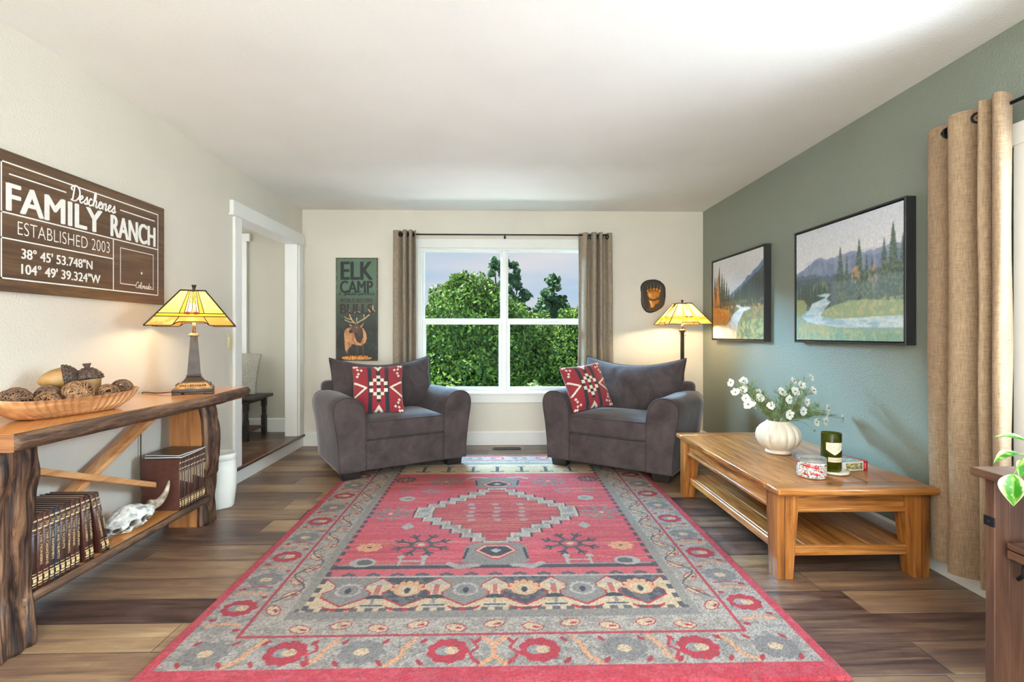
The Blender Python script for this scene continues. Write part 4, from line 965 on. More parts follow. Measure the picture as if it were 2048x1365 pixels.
for loc, rad, lb, sd, m in (
    ((-1.872, 2.005, BZ+.057), .054, 'brown twig ball at the near end of the wooden bowl', 1, m_twig2),
    ((-1.795, 2.055, BZ+.042), .046, 'low twig ball at the front rim of the bowl beside the near-end ball', 2, m_twig),
    ((-1.765, 2.165, BZ+.066), .056, 'largest twig ball standing high in the middle of the bowl', 3, m_twig),
    ((-1.742, 2.292, BZ+.048), .048, 'twig ball at the front rim, right of the largest ball', 4, m_twig),
    ((-1.752, 2.395, BZ+.062), .046, 'dark red-brown twig ball at the far end of the bowl', 5, m_twig2),
    ((-1.850, 2.125, BZ+.060), .048, 'dark twig ball half hidden behind the front balls', 6, m_twig2),
    ((-1.82, 2.31, BZ+.050), .040, 'small twig ball peeping out behind the standing acorn', 7, m_twig2)):
    twigball(loc, rad, lb, sd, m)
m_nut = mat('acorn_shell', (150, 112, 66), .5, .15, 20); m_cap = mat('acorn_cap', (74, 56, 46), .5, .3, 60, metal=.2)
def acorn(loc, rot, s, label):
    r = thing('acorn_ornament', label, 'ornament', loc, tuple(Vector(rot).to_track_quat('Z', 'Y').to_euler())); r.scale = (s, s, s)
    b = MB(); b.lathe([(0, -.085), (.012, -.080), (.032, -.060), (.045, -.03), (.049, 0), (.046, .015)], 28); b.build('nut', m_nut, r)
    b = MB(); b.lathe([(.046, .002), (.054, .004), (.056, .014), (.050, .034), (.034, .052), (.014, .060), (0, .061)], 28)
    for i in range(5):
        z = .010+i*.011; rr = .055-.0022*i*i; n = 20-i*2
        for k in range(n): b.ico((rr*math.cos(2*PI*(k+.5*(i % 2))/n), rr*math.sin(2*PI*(k+.5*(i % 2))/n), z), .0072, 1)
    b.build('cap', m_cap, r)
    b = MB(); b.lathe([(.013, .056), (.011, .066), (.016, .076), (.017, .082)], 14); b.build('acorn_stem', m_cap, r)
acorn((-1.862, 2.205, BZ+.128), (.75, .62, .16), .95, 'acorn lying on its side on top of the twig balls')
acorn((-1.80, 2.265, BZ+.115), (-.12, .0, 1), .9, 'upright acorn with a stubby stem between the twig balls')

# ------------------------------------------------------------------ books on the console shelf
m_lea = [mat('brown_leather_'+n, c, .42, .1, 40, .2, 300) for n, c in (('dark', (58, 35, 31)), ('red', (78, 44, 36)), ('umber', (68, 46, 40)), ('slate', (46, 45, 54)))]
m_page = mat('book_pages', (196, 176, 146), .8, .06, 5, stretch=(1, 300, 1)); m_gilt = mat('gilt_foil', (214, 186, 138), .4, .12, 80, metal=.25)
def book(label, group, th, m, title, loc, lean=0.0, H=.284, D=.205):
    """spine towards +x, thickness along y"""
    r = thing('book', label, 'book', loc, (-lean, 0, 0), group)
    b = MB(); b.box((-D/2-.002, -th/2+.0015, H/2), (D, .003, H), .0008, 1); b.box((-D/2-.002, th/2-.0015, H/2), (D, .003, H), .0008, 1)
    b.loft([[(-.004, -th/2, z), (0, -th*.42, z), (.003, 0, z), (0, th*.42, z), (-.004, th/2, z), (-.006, th/2-.003, z), (-.006, -th/2+.003, z)] for z in (0, H)]); b.build('cover', m, r)
    b = MB(); b.box((-D/2-.004, 0, H/2), (D-.010, th-.0062, H-.008)); b.build('pages', m_page, r)
    def band(b, z0, z1): b.loft([[(.0004, -th*.42, z), (.0036, 0, z), (.0004, th*.42, z)] for z in (z0, z1)], closed=False)
    for bands in (((.258, .264), (.226, .232), (.212, .213)), ((.060, .062), (.046, .052), (.020, .026), (.012, .0135))):
        for z0, z1 in bands: b = MB(); band(b, z0, z1); b.build('gilt_band', m_gilt, r)
    if title:
        b = MB(); letters(b, title, (.0042, -th*.22, .206), (0, 0, -1), (0, 1, 0), min(.0098*len(title), .128), th*.46, .04); b.build('gilt_title', m_gilt, r)
        b = MB(); letters(b, 'THE OLD', (.0042, -th*.34, .243), (0, 1, 0), (0, 0, 1), th*.68, .005, .02); letters(b, 'WEST', (.0042, -th*.3, .235), (0, 1, 0), (0, 0, 1), th*.6, .006, .02); b.build('series_title', m_gilt, r)
    b = MB(); b.box((.0015, 0, .036), (.0035, th*.62, .014), .001, 1); b.build('gilt_emblem', m_gilt, r)
    return r
GL, GR = 'brown leather books at the near end of the shelf', 'brown leather books at the far end of the shelf'
titles = ['', 'THE PIONEERS', 'THE CANADIANS', 'THE RIVERMEN', 'END AND THE MYTH', 'THE SCOUTS', 'THE FORTYNINERS', 'THE INDIANS', 'THE ALASKANS', 'THE SOLDIERS', 'THE RANCHERS', 'THE EXPRESSMEN', 'THE TRAILS']
lab = ['first brown leather book against the near console leg', 'brown leather book second from the near console leg', 'brown leather book third from the near console leg', 'brown leather book just before the navy one', 'navy blue leather book among the brown ones',
       'brown leather book just after the navy one', 'plum brown leather book second after the navy one', 'brown leather book third after the navy one', 'brown leather book fourth after the navy one, last upright one', 'slightly tilted brown book, first of the tilted pair', 'slightly tilted dark brown book, second of the tilted pair', 'strongly leaning brown book resting on the tilted pair', 'outermost leaning brown book nearest the animal skull']
y = 1.950
for i, (tt, lb) in enumerate(zip(titles, lab)):
    th = [.022, .022, .025, .022, .023, .023, .023, .021, .022, .022, .022, .023, .020][i]
    lean = 0
    if i in (9, 10): lean = math.radians(-5.5)
    if i > 10: lean = math.radians(-14)
    gap = .002
    if i == 9: gap = .030
    if i == 11: gap = .046
    y += gap
    z = .1835
    # leaning books rest on their near lower edge
    book(lb, GL, th, m_lea[[0, 1, 1, 2, 3, 2, 0, 1, 2, 1, 0, 1, 0][i]], tt, (-1.762, y+th/2*math.cos(lean), z+th/2*abs(math.sin(lean))+.0004), lean if lean else 0)
    y += th/max(math.cos(lean), .1)
y = 2.832
dash = [None]*16
nm = ['first', 'second', 'third', 'fourth', 'fifth', 'sixth', 'seventh', 'eighth', 'ninth', 'tenth', 'eleventh', 'twelfth', 'thirteenth']
for i in range(13):
    th = .0175
    lb = 'brown leather book with its whole cover facing the room, far shelf row' if i == 0 else ('last brown book of the far shelf row, against the far leg' if i == 12 else '%s upright brown book counted from the cover-facing one' % nm[i])
    o = book(lb, GR, th, m_lea[[1, 0, 2, 0, 1, 0, 2, 1, 0, 0, 2, 1, 0][i]], '', (-1.762+.002*(i % 3), y+th/2, .1836), 0)
    b = MB(); n = 5+(i*7) % 6
    for k in range(n): b.box((.0032, 0, .204-k*.0085), (.0012, th*.45, .006))
    b.build('gilt_title', m_gilt, o); y += th+.0012
m_mag = mat('magazine_cover', (70, 56, 46), .35, .5, 14); m_mag2 = mat('dark_magazine_cover', (44, 46, 52), .35, .3, 14); m_wp = mat('white_page_edge', (226, 224, 216), .7, .04, 200)
for k, (m, z, th, lb, dy) in enumerate(((m_mag2, .4680, .009, 'thin dark book lying flat on the far book row, under another', 0), (m_mag, .4776, .008, 'thin mottled book lying on top of the flat dark one', .01))):
    r = thing('book', lb, 'book', (-1.865, 2.96+dy, z), math.radians(3-6*k), 'thin books lying flat on the far row')
    b = MB(); b.box((0, 0, th-.0008), (.20, .235, .0016)); b.box((0, 0, .0008), (.20, .235, .0016)); b.box((-.0992, 0, th/2), (.0016, .235, th)); b.build('cover', m, r)
    b = MB(); b.box((.001, 0, th/2), (.196, .230, th-.0034)); b.build('pages', m_wp, r)

# ------------------------------------------------------------------ animal skull
def skull():
    r = thing('animal_skull', 'bleached white animal skull with a brown horn on the console shelf', 'skull', (-1.835, 2.56, .183), math.radians(78))
    holes = [(.02, -.075, .055, .020), (-.035, -.07, .05, .018), (.055, -.065, .045, .014), (-.10, -.05, .035, .014), (-.075, -.06, .02, .012), (-.02, -.075, .02, .013), (.03, -.07, .015, .012), (-.13, -.03, .045, .012), (-.055, -.065, .033, .010), (.005, -.075, .035, .010), (-.115, -.045, .014, .009), (.075, -.05, .022, .012)]
    b = MB(); vs = []; cols = []
    def surf(u, v):
        x = -.165+.31*u; a = 2*PI*v; e = max(math.sin(PI*min(max(u, .004), .996)), 0)**.5
        top = np.interp(u, [0, .2, .45, .7, .85, 1], [.055, .085, .125, .118, .105, .10]); bot = np.interp(u, [0, .3, .6, .85, 1], [.006, 0, .004, .035, .055]); w = np.interp(u, [0, .3, .6, .85, 1], [.035, .062, .078, .065, .03])
        cz = (top+bot)/2; hz = (top-bot)/2
        p = Vector((x, -w*e*math.sin(a), cz+hz*e*math.cos(a)))
        n = .010*nz(x*30, p.y*30, p.z*30)+.006*nz(x*75, p.y*75, p.z*75)
        d = Vector((0, p.y, p.z-cz)); d = d.normalized() if d.length > 1e-6 else Vector((0, 0, 1)); p = p+d*n; dk = 0
        for hx, hy, hz_, hr in holes:
            q = math.sqrt((p.x-hx)**2+((p.z-hz_)*1.2)**2)
            if p.y < 0 and q < hr*1.25:
                f = max(0, 1-(q/(hr*1.25))**2); p.y += .024*f*(hr/.016); dk = max(dk, min(1, f*1.6))
        c = np.array((220, 217, 210.))*(1-.45*max(0, nz(x*22, p.y*22, p.z*22+9))-.5*max(0, nz(x*60, p.y*60, p.z*60+4)-.15))
        c = c*(1-dk)+np.array((70, 52, 40))*dk; cols.append(c); p.z = max(p.z, .0005); return p
    b.grid(surf, 84, 96)
    b.build('cranium', attrmat('weathered_bone', .75, .5, 120), r, cols=s2l(np.array(cols)))
    b = MB(); b.tube(catmull([(.115, 0, .085), (.155, -.005, .085), (.195, -.005, .112), (.222, .0, .15), (.235, .005, .178)], 6), [.030-.0262*(i/24)**.8 for i in range(25)], 14)
    b.build('horn', mat('weathered_horn', (120, 98, 80), .7, c2=(196, 180, 160), vscale=26, bump=.6, bscale=120), r)
    b = MB(); b.tube(catmull([(.02, .05, .075), (.04, .095, .075), (.05, .115, .085)], 6), [.022, .021, .020, .019, .018, .017, .016, .014, .012, .010, .009, .008, .006], 12); b.build('horn_stump', mat('bone_stump', (210, 206, 198), .8, .1, 30, .4, 120), r)
skull()

# white bin beside the far console leg
def bin_():
    m = mat('white_plastic_bin', (222, 220, 212), .4, .015, 4)
    r = thing('waste_bin', 'white rounded waste bin between the console and the hall step', 'bin', (-1.875, 3.44, 0))
    b = MB(); b.lathe([(0, 0), (.078, 0), (.086, .01), (.103, .16), (.102, .25), (.094, .325), (.090, .325), (.097, .25), (.08, .02), (0, .015)], 40, rf=lambda t, z: 1+.05*math.cos(4*t)); b.build('bin_body', m, r)
    b = MB(); b.lathe([(.095, .318), (.100, .325), (.100, .356), (.094, .362), (.084, .354), (.076, .350), (0, .350)], 40, rf=lambda t, z: 1+.05*math.cos(4*t)); b.build('lid', m, r)
bin_()
# ------------------------------------------------------------------ armchairs
def velvet(name, c):
    t = NT(name); v = t.coords()
    n = t.noise(v, 7, 4, .6, .6); n2 = t.noise(v, 160, 2)
    f = t.math('ADD', t.math('MULTIPLY', n, .8), t.math('MULTIPLY', n2, .2))
    t.p(base=t.ramp(f, [(.32, sh(c, .84)), (.68, sh(c, 1.2))]), rough=.85, sheen=.55, sheenr=.35, spec=.2)
    t.b.inputs['Sheen Tint'].default_value = (*lin((176, 172, 176)), 1)
    t.bump(n2, .15, .002); return t.m
m_velvet = velvet('charcoal_brown_velvet', (70, 61, 62)); m_vdark = velvet('velvet_piping', (62, 54, 54)); m_foot = mat('espresso_foot', (30, 24, 23), .4, .1, 20)
def boxcushion(b, cx, cy, z0, w, d, h, puff=.02, n=24):
    def side(s):
        def f(u, v):
            x, y = 2*u-1, 2*v-1
            rx = math.copysign(1-(1-abs(x))**1.0, x); k = (1-x**4)*(1-y**4)
            return (cx+w/2*rx*(1-.012*(1-abs(y)**2)), cy+d/2*y, z0+h/2+s*(h/2-.014*(max(abs(x), abs(y))**14)+puff*k))
        return f
    b.grid(side(1), n, n); b.grid(side(-1), n, n)
    per = [(-1, -1), (1, -1), (1, 1), (-1, 1)]; ring = []
    for (xa, ya), (xb, yb) in zip(per, per[1:]+per[:1]):
        for i in range(n): t = i/n; ring.append((xa+(xb-xa)*t, ya+(yb-ya)*t))
    def rr(k, z): return [(cx+w/2*x*(1-.012*(1-abs(y)**2))*k, cy+d/2*y*k, z) for x, y in ring]
    b.loft([rr(1, z0+.014), rr(1.006, z0+h*.3), rr(1.008, z0+h*.5), rr(1.006, z0+h*.7), rr(1, z0+h-.014)], cap=False)
    return [rr(1.004, z0+h-.013), rr(1.004, z0+.013)]
def pillow_geo(W_, H_, T_, pin=.05, n=40, sag=0.0):
    def f(s):
        def g(u, v):
            x, y = 2*u-1, 2*v-1; k = max((1-x*x)*(1-y*y), 0)
            px = x*W_/2*(1-pin*(1-y*y)); py = y*H_/2*(1-pin*(1-x*x))
            wr = .006*nz(px*14, py*14, s*3)*k**.3
            return (px, s*(T_/2*k**.46)+wr, py-sag*(1-x*x)*max(y, 0)**2)
        return g
    return f, n
def armchair(label, loc, rz):
    r = thing('armchair', label, 'armchair', loc, rz, 'matching charcoal armchairs')
    prof = [(.335, .062), (.335, .40), (.338, .47), (.350, .545), (.378, .602), (.425, .640), (.480, .650), (.530, .640), (.570, .610), (.588, .560), (.584, .49), (.567, .39), (.552, .27), (.542, .15), (.540, .062)]
    pc = [(p.x, p.y) for p in catmull([(a, c, 0) for a, c in prof], 4)]
    for s in (-1, 1):
        b = MB(); cx, cz = .45, .35
        def ring(k, y, dz=0): return [(s*(cx+(x-cx)*k), y, cz+(z-cz)*k+dz) for x, z in pc]
        rings = [ring(.80, -.4305), ring(.94, -.430), ring(.985, -.426), ring(1, -.416), ring(1.0, -.2), ring(1.0, .05, .004), ring(.985, .25, .0), ring(.97, .385), ring(.9, .395)]
        b.loft(rings); a = b.build('arm', m_velvet, r)
        b = MB(); b.tube([(s*(cx+(x-cx)*.992), -.426, cz+(z-cz)*.992) for x, z in pc], .0055, 8); b.build('piping', m_vdark, a)
    b = MB(); b.box((0, -.06, .18), (.672, .72, .236), .012, 3); b.build('front_panel', m_velvet, r)
    b = MB(); rings = boxcushion(b, 0, -.145, .300, .668, .56, .160, .022); c = b.build('seat_cushion', m_velvet, r)
    b = MB()
    for q in rings: b.tube(q, .0055, 6, True)
    b.build('piping', m_vdark, c)
    b = MB(); b.box((0, .325, .40), (1.02, .15, .68), .045, 4, M=Matrix.Translation((0, 0, 0)) @ Matrix.Rotation(math.radians(-3), 4, 'X')); b.build('back_frame', m_velvet, r)
    g, n = pillow_geo(.95, .53, .27, .045, 44, .07); M = Matrix.Translation((0, .165, .672)) @ Matrix.Rotation(math.radians(-13), 4, 'X')
    b = MB(); b.grid(g(-1), n, n, M=M); b.grid(g(1), n, n, M=M); bc = b.build('back_cushion', m_velvet, r, weld=True)
    edge = [g(-1)(u, 0) for u in np.linspace(0, 1, 24)]+[g(-1)(1, v) for v in np.linspace(0, 1, 24)[1:]]+[g(-1)(u, 1) for u in np.linspace(1, 0, 24)[1:]]+[g(-1)(0, v) for v in np.linspace(1, 0, 24)[1:-1]]
    b = MB(); b.tube(edge, .006, 6, True, M=M); b.build('piping', m_vdark, bc)
    for sx in (-1, 1):
        for sy, y in ((-1, -.36), (1, .32)):
            b = MB(); b.box((sx*.445, y, .031), (.15 if sy < 0 else .09, .085, .062), .004, 1, taper=(.88, .88, 0, 0)); b.build('foot', m_foot, r)
    return r
RZL, RZR = math.radians(31), math.radians(-35)
armchair('charcoal brown velvet armchair on the left, below the elk poster', (-.985, 4.565, .012), RZL)
armchair('charcoal brown velvet armchair on the right, in front of the floor lamp', (1.105, 4.470, .012), RZR)
# throw pillows
def pillow_pic():
    P = Pic(-1, 1, -1, 1, 130, 130, (150, 38, 50)); X, Y = P.X, P.Y; ax = np.abs(X); WH, NV = (228, 220, 204), (34, 46, 56)
    P.put((ax > .27) & (ax < .42), NV); P.put((ax < .075) & (np.abs(Y) > .30) & (Y > -.62), NV)
    c = .147; i = np.round(X/c).astype(int); j = np.round((Y-.02)/c).astype(int)
    d = np.abs(i)+np.abs(j); inside = ((np.abs(i) <= 2) & (d <= 3) & (np.abs(j) <= 3))
    P.put(inside & ((i+j) % 2 == 1) & (ax < .4), WH); P.put(inside & ((i+j) % 2 == 0) & (np.abs(i) == 0), NV); P.put(inside & (np.abs(j) == 0) & (np.abs(i) == 1), (150, 38, 50))
    P.put(inside & (np.abs(i) == 0) & (np.abs(j) == 3), WH)
    for s in (-1, 1):
        P.put(P.line([(s*.95, .24), (s*.50, .0), (s*.95, -.34)], .075), WH)
        P.put(P.poly([(-.2, s*1.02), (0, s*.72), (.2, s*1.02), (.08, s*1.02), (0, s*.9), (-.08, s*1.02)]), WH)
        for t in (-1, 1):
            for a, q in ((.92, .92), (.80, .80), (.82, .94), (.66, .78), (.78, .62), (.84, .50)): P.put((np.abs(X-s*a)+np.abs(Y-t*q)) < .062, WH)
    P.a *= (.95+.08*P.n(60, 60, 90))[..., None]; return P
m_pil = attrmat('woven_pillow_cover', .85, .25, 500, .12, sheen=.2); PP = pillow_pic()
def throw_pillow(label, loc, rz, tilt, roll=0):
    g, n = pillow_geo(.425, .425, .15, .07, 40)
    r = thing('throw_pillow', label, 'pillow', loc, 0, 'red patterned throw pillows'); r.rotation_euler = (Matrix.Rotation(rz, 3, 'Z') @ Matrix.Rotation(-tilt, 3, 'X') @ Matrix.Rotation(roll, 3, 'Y')).to_euler()
    def fn(s):
        v = np.vectorize(lambda a, c: g(s)((a+1)/2, (c+1)/2), otypes=[float]*3); return lambda X, Y: v(X, Y)
    PP.mesh('pillow_front', fn(-1), m_pil, r); PP.mesh('pillow_back', fn(1), m_pil, r)
throw_pillow('red patterned throw pillow on the left armchair', (-1.03, 4.315, .685), math.radians(17), math.radians(21))
throw_pillow('red patterned throw pillow on the right armchair', (.765, 4.485, .685), math.radians(22), math.radians(25), math.radians(-6))

# ------------------------------------------------------------------ coffee table
m_oak = wood('honey_oak_lengthwise', (98, 54, 22), (164, 102, 46), (198, 138, 76), 'y', .9, .32, .12, .12, dist=2.2, lo=.37, hi=.64)
m_oakx = wood('honey_oak_crosswise', (92, 50, 20), (158, 98, 44), (192, 132, 72), 'x', .9, .3, .12, .3, dist=2.2, lo=.37, hi=.64)
m_oakz = wood('honey_oak_upright', (98, 54, 22), (152, 92, 40), (182, 120, 60), 'z', .9, .36, .12, .2, dist=1.6, lo=.37, hi=.64)
m_groove = mat('dark_groove', (70, 40, 20), .7)
def coffee_table():
    r = thing('coffee_table', 'low honey oak coffee table with a slatted shelf by the sage wall', 'coffee table', (1.670, 3.0, 0))
    xa, xb, ya, yb = -.385, .385, -.685, .685
    b = MB(); n = 6; w = (xb-xa-.016)/n
    for i in range(n): b.box((xa+.008+w*(i+.5), 0, .418), (w-.0014, yb-ya-.244, .030))
    b.build('top_boards', m_oak, r)
    for s in (-1, 1):
        b = MB(); b.box((0, s*(yb-.06), .4185), (xb-xa, .118, .033), .010, 3); b.build('breadboard_end', m_oakx, r)
        b = MB(); b.box((s*(xb-.0052), 0, .4185), (.0105, yb-ya-.242, .031), .005, 2); b.build('edge_strip', m_oak, r)
    # aprons with a bead below
    for s in (-1, 1):
        b = MB(); b.box((0, s*.600, .355), (.58, .022, .096)); b.box((0, s*.604, .315), (.585, .032, .018), .004, 2); b.build('apron', m_oakx, r)
        b = MB(); b.box((s*.335, 0, .355), (.022, 1.08, .096)); b.box((s*.339, 0, .315), (.032, 1.09, .018), .004, 2); b.build('apron', m_oak, r)
    for sx in (-1, 1):
        for sy in (-1, 1):
            b = MB(); x0, y0 = sx*.315, sy*.592
            # wide at the top, tapering on the inner faces
            for (cx, cw, sgn) in ((0, .100, 0),):
                top, bot = .100, .074
                ox, oy = x0+sx*.05, y0+sy*.05
                q = lambda w_, z: [(ox, oy, z), (ox-sx*w_, oy, z), (ox-sx*w_, oy-sy*w_, z), (ox, oy-sy*w_, z)]
                b.loft([q(bot, 0), q(bot+.001, .004), q(top-.004, .29), q(top, .33), q(top, .4015)], False)
            l = b.build('leg', m_oakz, r)
            g = MB(); g.box((ox-sx*.036, oy+sy*.0002, .2), (.0022, .0012, .40)); g.build('groove', m_groove, l)
    b = MB(); n = 6; w = .63/n
    for i in range(n): b.box((-.315+w*(i+.5), 0, .136), (w-.003, 1.20, .016), .002, 1)
    b.build('shelf_slats', m_oak, r)
    for s in (-1, 1):
        b = MB(); b.box((0, s*.598, .120), (.56, .028, .046), .003, 1); b.build('shelf_rail', m_oakx, r)
        b = MB(); b.box((s*.322, 0, .122), (.022, 1.10, .040), .003, 1); b.build('shelf_rail', m_oak, r)
coffee_table()
CT = .4352

# vase with white flowers
m_cer = mat('cream_ceramic', (216, 204, 186), .38, .02, 6, coat=.2)
VX, VY = 1.690, 3.045
def vase():
    r = thing('vase', 'cream ribbed pumpkin-shaped vase on the coffee table', 'vase', (VX, VY, CT))
    pr = [(0, 0), (.068, 0), (.072, .004), (.071, .014), (.064, .018), (.080, .030), (.104, .052), (.119, .085), (.121, .110), (.114, .140), (.098, .164), (.078, .180), (.068, .188), (.064, .196), (.058, .196), (.057, .184), (.08, .150), (.10, .10), (.08, .04), (0, .022)]
    b = MB(); b.lathe(pr, 144, rf=lambda t, z: 1 if (z < .019 or z > .190) else 1+(.15*(abs(math.cos(t*7+z*3.0)))**.5-.10)*math.sin(PI*min(max((z-.016)/.175, 0), 1))**.6, cap=False); b.build('vase_body', m_cer, r)
vase()
m_stem = mat('flower_stem_green', (112, 128, 74), .6, .2, 40); m_pet = NT('white_petals'); m_pet.p(base=(*lin((240, 238, 232)), 1), rough=.6, sub=.15); m_pet = m_pet.m
m_cen = mat('flower_centre', (120, 104, 50), .8, .3, 90)
def blossom(c, nrm, rad, seed, parent):
    rn = random.Random(seed); nrm = Vector(nrm).normalized(); x = nrm.cross(Vector((0, 0, 1)))
    if x.length < .05: x = Vector((1, 0, 0))
    x.normalize(); y = nrm.cross(x); b = MB(); n = rn.choice((6, 7, 8)); cup = rn.uniform(.1, .5)
    for k in range(n):
        a = 2*PI*k/n+rn.uniform(-.12, .12); d = x*math.cos(a)+y*math.sin(a); t = -x*math.sin(a)+y*math.cos(a); R = rad*rn.uniform(.85, 1.1); cu = cup+rn.uniform(-.2, .2)
        def f(u, v):
            w = (math.sin(PI*min(u*.72+.10, 1)))**.8*rad*.46*(2*v-1); rr = R*(u-.10*u*abs(2*v-1)**2)
            return Vector(c)+d*rr+t*w+nrm*(cu*R*(u**1.6)*.6-.12*rad*(abs(2*v-1)**2)+.04*rad*math.sin(6*v+k))
        b.grid(f, 5, 4)
    o = b.build('blossom', m_pet, parent)
    b = MB(); b.ico(Vector(c)+nrm*.003, rad*.19, 1); b.build('flower_centre', m_cen, o)
def spray(label, blooms, curve, fol, seed, buds=()):
    """blooms: (dx, dz, dy) offsets in metres from the vase foot"""
    r = thing('flower_stem', label, 'flower stem', (VX, VY, CT), 0, 'white cosmos stems in the vase'); rn = random.Random(seed)
    base = Vector((curve[0]*.85, curve[1]*.85, .182)); b = MB(); fo = MB()
    def stem(end, r0):
        mid = base.lerp(end, .5)+Vector((0, 0, .035)); pts = catmull([base*1.0+Vector((-curve[0]*.2, -curve[1]*.2, -.12)), base, mid, end], 7); b.tube(pts, [r0*(1-.5*i/len(pts)) for i in range(len(pts))], 6); return pts
    for k, (dx, dz, dy) in enumerate(blooms):
        e = Vector((dx, dy, dz)); pts = stem(e, .0022); out = Vector((dx*.9+rn.uniform(-.05, .05), -.28+rn.uniform(-.15, .1), (dz-.2)*.5+rn.uniform(-.05, .1)))
        blossom(e, out, rn.uniform(.024, .030), seed*31+k, r)
        if fol and k < 3:
            for i in range(int(fol*1.7)):
                p = Vector(pts[rn.randrange(8, int(len(pts)*.82))]); d = Vector((rn.uniform(-1, 1), rn.uniform(-1, 1), rn.uniform(.0, 1.2))).normalized(); d = (d+(e-base).normalized()*.8).normalized(); Lf = rn.uniform(.035, .075)
                q = p+d*Lf; fo.tube([p, p.lerp(q, .5)+Vector((0, 0, .004)), q], [.0015, .0013, .0006], 3)
                for w in range(4):
                    s0 = p.lerp(q, .3+.17*w); d2 = (d+Vector((rn.uniform(-1, 1), rn.uniform(-1, 1), rn.uniform(-.5, .8)))*.8).normalized(); fo.tube([s0, s0+d2*Lf*.4], [.0012, .0005], 3)
    for dx, dz, dy in buds:
        e = Vector((dx, dy, dz)); stem(e, .0018); b.ico(e, .007, 1)
    b.build('stem', m_stem, r)
    if fo.v: fo.build('foliage', mat('feathery_foliage', (124, 138, 86), .7, .2, 40) if 'feathery_foliage' not in bpy.data.materials else bpy.data.materials['feathery_foliage'], r)
z_ = lambda zx, zy, dy=0: ((zx-660)/1883, (960-zy)/1883, dy)
spray('white flower stem reaching farthest left out of the vase', [z_(130, 165, .02), z_(140, 265, -.03), z_(305, 150, .05)], (-.045, .0), 14, 1)
spray('white flower stem with a dense cluster low on the left', [z_(255, 245), z_(325, 235, .05), z_(250, 330, -.04), z_(285, 400, -.03)], (-.04, -.02), 16, 2)
spray('white flower stem with two blossoms left of the vase centre', [z_(430, 330, -.02), z_(465, 285, .05), z_(330, 385, -.02)], (-.03, .02), 14, 3, [z_(600, 470, .03)])
spray('short white flower stem leaning slightly left over the vase neck', [z_(525, 410, -.05)], (-.02, -.03), 12, 4, [z_(345, 440, -.05)])
spray('white flower stem rising straight over the vase neck', [z_(705, 265, 0), z_(745, 345, -.04), z_(775, 370, .04)], (.01, .02), 14, 5)
spray('tallest white flower stem, upper right of the bouquet', [z_(885, 150, .04), z_(925, 195, 0), z_(1095, 110, .05)], (.02, .03), 14, 6)
spray('white flower stem with wide open blossoms at the upper right', [z_(1015, 240, -.05), z_(1090, 260, .02), z_(835, 260, -.02), z_(890, 280, .05)], (.03, -.02), 14, 7)
spray('white flower stem with a large blossom just right of centre', [z_(920, 370, -.06), z_(870, 470, -.07)], (.025, -.04), 14, 8)
spray('shortest white flower stem with a blossom at the vase neck', [z_(705, 505, -.08)], (.005, -.045), 8, 9, [z_(715, 440, -.05)])
spray('white flower stem bending far right with the outermost blossoms', [z_(1265, 462, .02), z_(1370, 568, -.03), z_(1300, 500, .05)], (.05, .0), 12, 10)
spray('white flower stem hanging low on the right over the table', [z_(1045, 600, -.05), z_(1165, 595, -.04), z_(1255, 570, .02), z_(1200, 615, .0)], (.05, -.025), 14, 11, [z_(1045, 700, -.03)])

# mosaic candle jar
def jar():
    r = thing('candle_jar', 'crackled mosaic glass candle jar with red spots on the coffee table', 'candle', (1.578, 2.535, CT))
    R = .0665; P = Pic(0, 1, 0, 1, 150, 40, (176, 166, 158)); X, Y = P.X, P.Y; rs = np.random.RandomState(5)
    P.put(P.n(70, 16, 71) > .5, (238, 236, 230)); P.put(P.n(90, 22, 72) > .66, (84, 76, 74)); P.put(P.n(80, 24, 75) > .72, (176, 160, 150))
    for i in range(26):
        x, y, a = rs.rand(), rs.rand(), rs.rand()*6; P.put(P.ell(x, y, .020+.018*rs.rand(), .05+.06*rs.rand(), a*.2), (176, 26, 28)); P.put(P.line([(x, y), (x+.05*math.cos(a), y+.16*math.sin(a))], .014), (168, 24, 28))
    P.put(Y < .04, (150, 110, 90))
    P.mesh('mosaic_glass', lambda X, Y: (R*(1+.035*np.clip(1-((Y-.5)/.5)**6, 0, 1))*np.cos(2*PI*X)*.985, R*(1+.035*np.clip(1-((Y-.5)/.5)**6, 0, 1))*np.sin(2*PI*X)*.985, .0005+.078*Y), attrmat('mosaic_glass', .12, .5, 220, coat=.6), r)
    m = NT('clear_rim_glass'); m.p(base=(.86, .87, .87, 1), rough=.06, trans=.75, ior=1.3); b = MB(); b.lathe([(R-.002, .078), (R+.0008, .079), (R, .098), (R-.0045, .098), (R-.005, .074)], 48, cap=False); b.build('rim', m.m, r)
    b = MB(); b.lathe([(0, .074), (.0605, .074), (.0605, .0765), (0, .0765)], 40, cap=False); b.build('wax', mat('cream_wax', (226, 214, 190), .5, .03), r)
    b = MB(); b.lathe([(0, .0), (R-.004, .0), (R-.004, .001), (0, .001)], 40, cap=False); b.build('jar_bottom', mat('dull_glass', (150, 140, 130), .3), r)
jar()
CXB, CYB = 1.716, 2.590
def coaster():
    r = thing('coaster', 'round pale glass coaster under the cut green bottle', 'coaster', (CXB+.022, CYB+.012, CT))
    b = MB(); b.lathe([(0, 0), (.066, 0), (.070, .003), (.070, .011), (.067, .0135), (0, .0135)], 48, rf=lambda t, z: 1+.012*math.cos(24*t), cap=False); b.build('disc', mat('frosted_glass', (224, 216, 204), .2, .08, 40, coat=.5), r)
coaster()
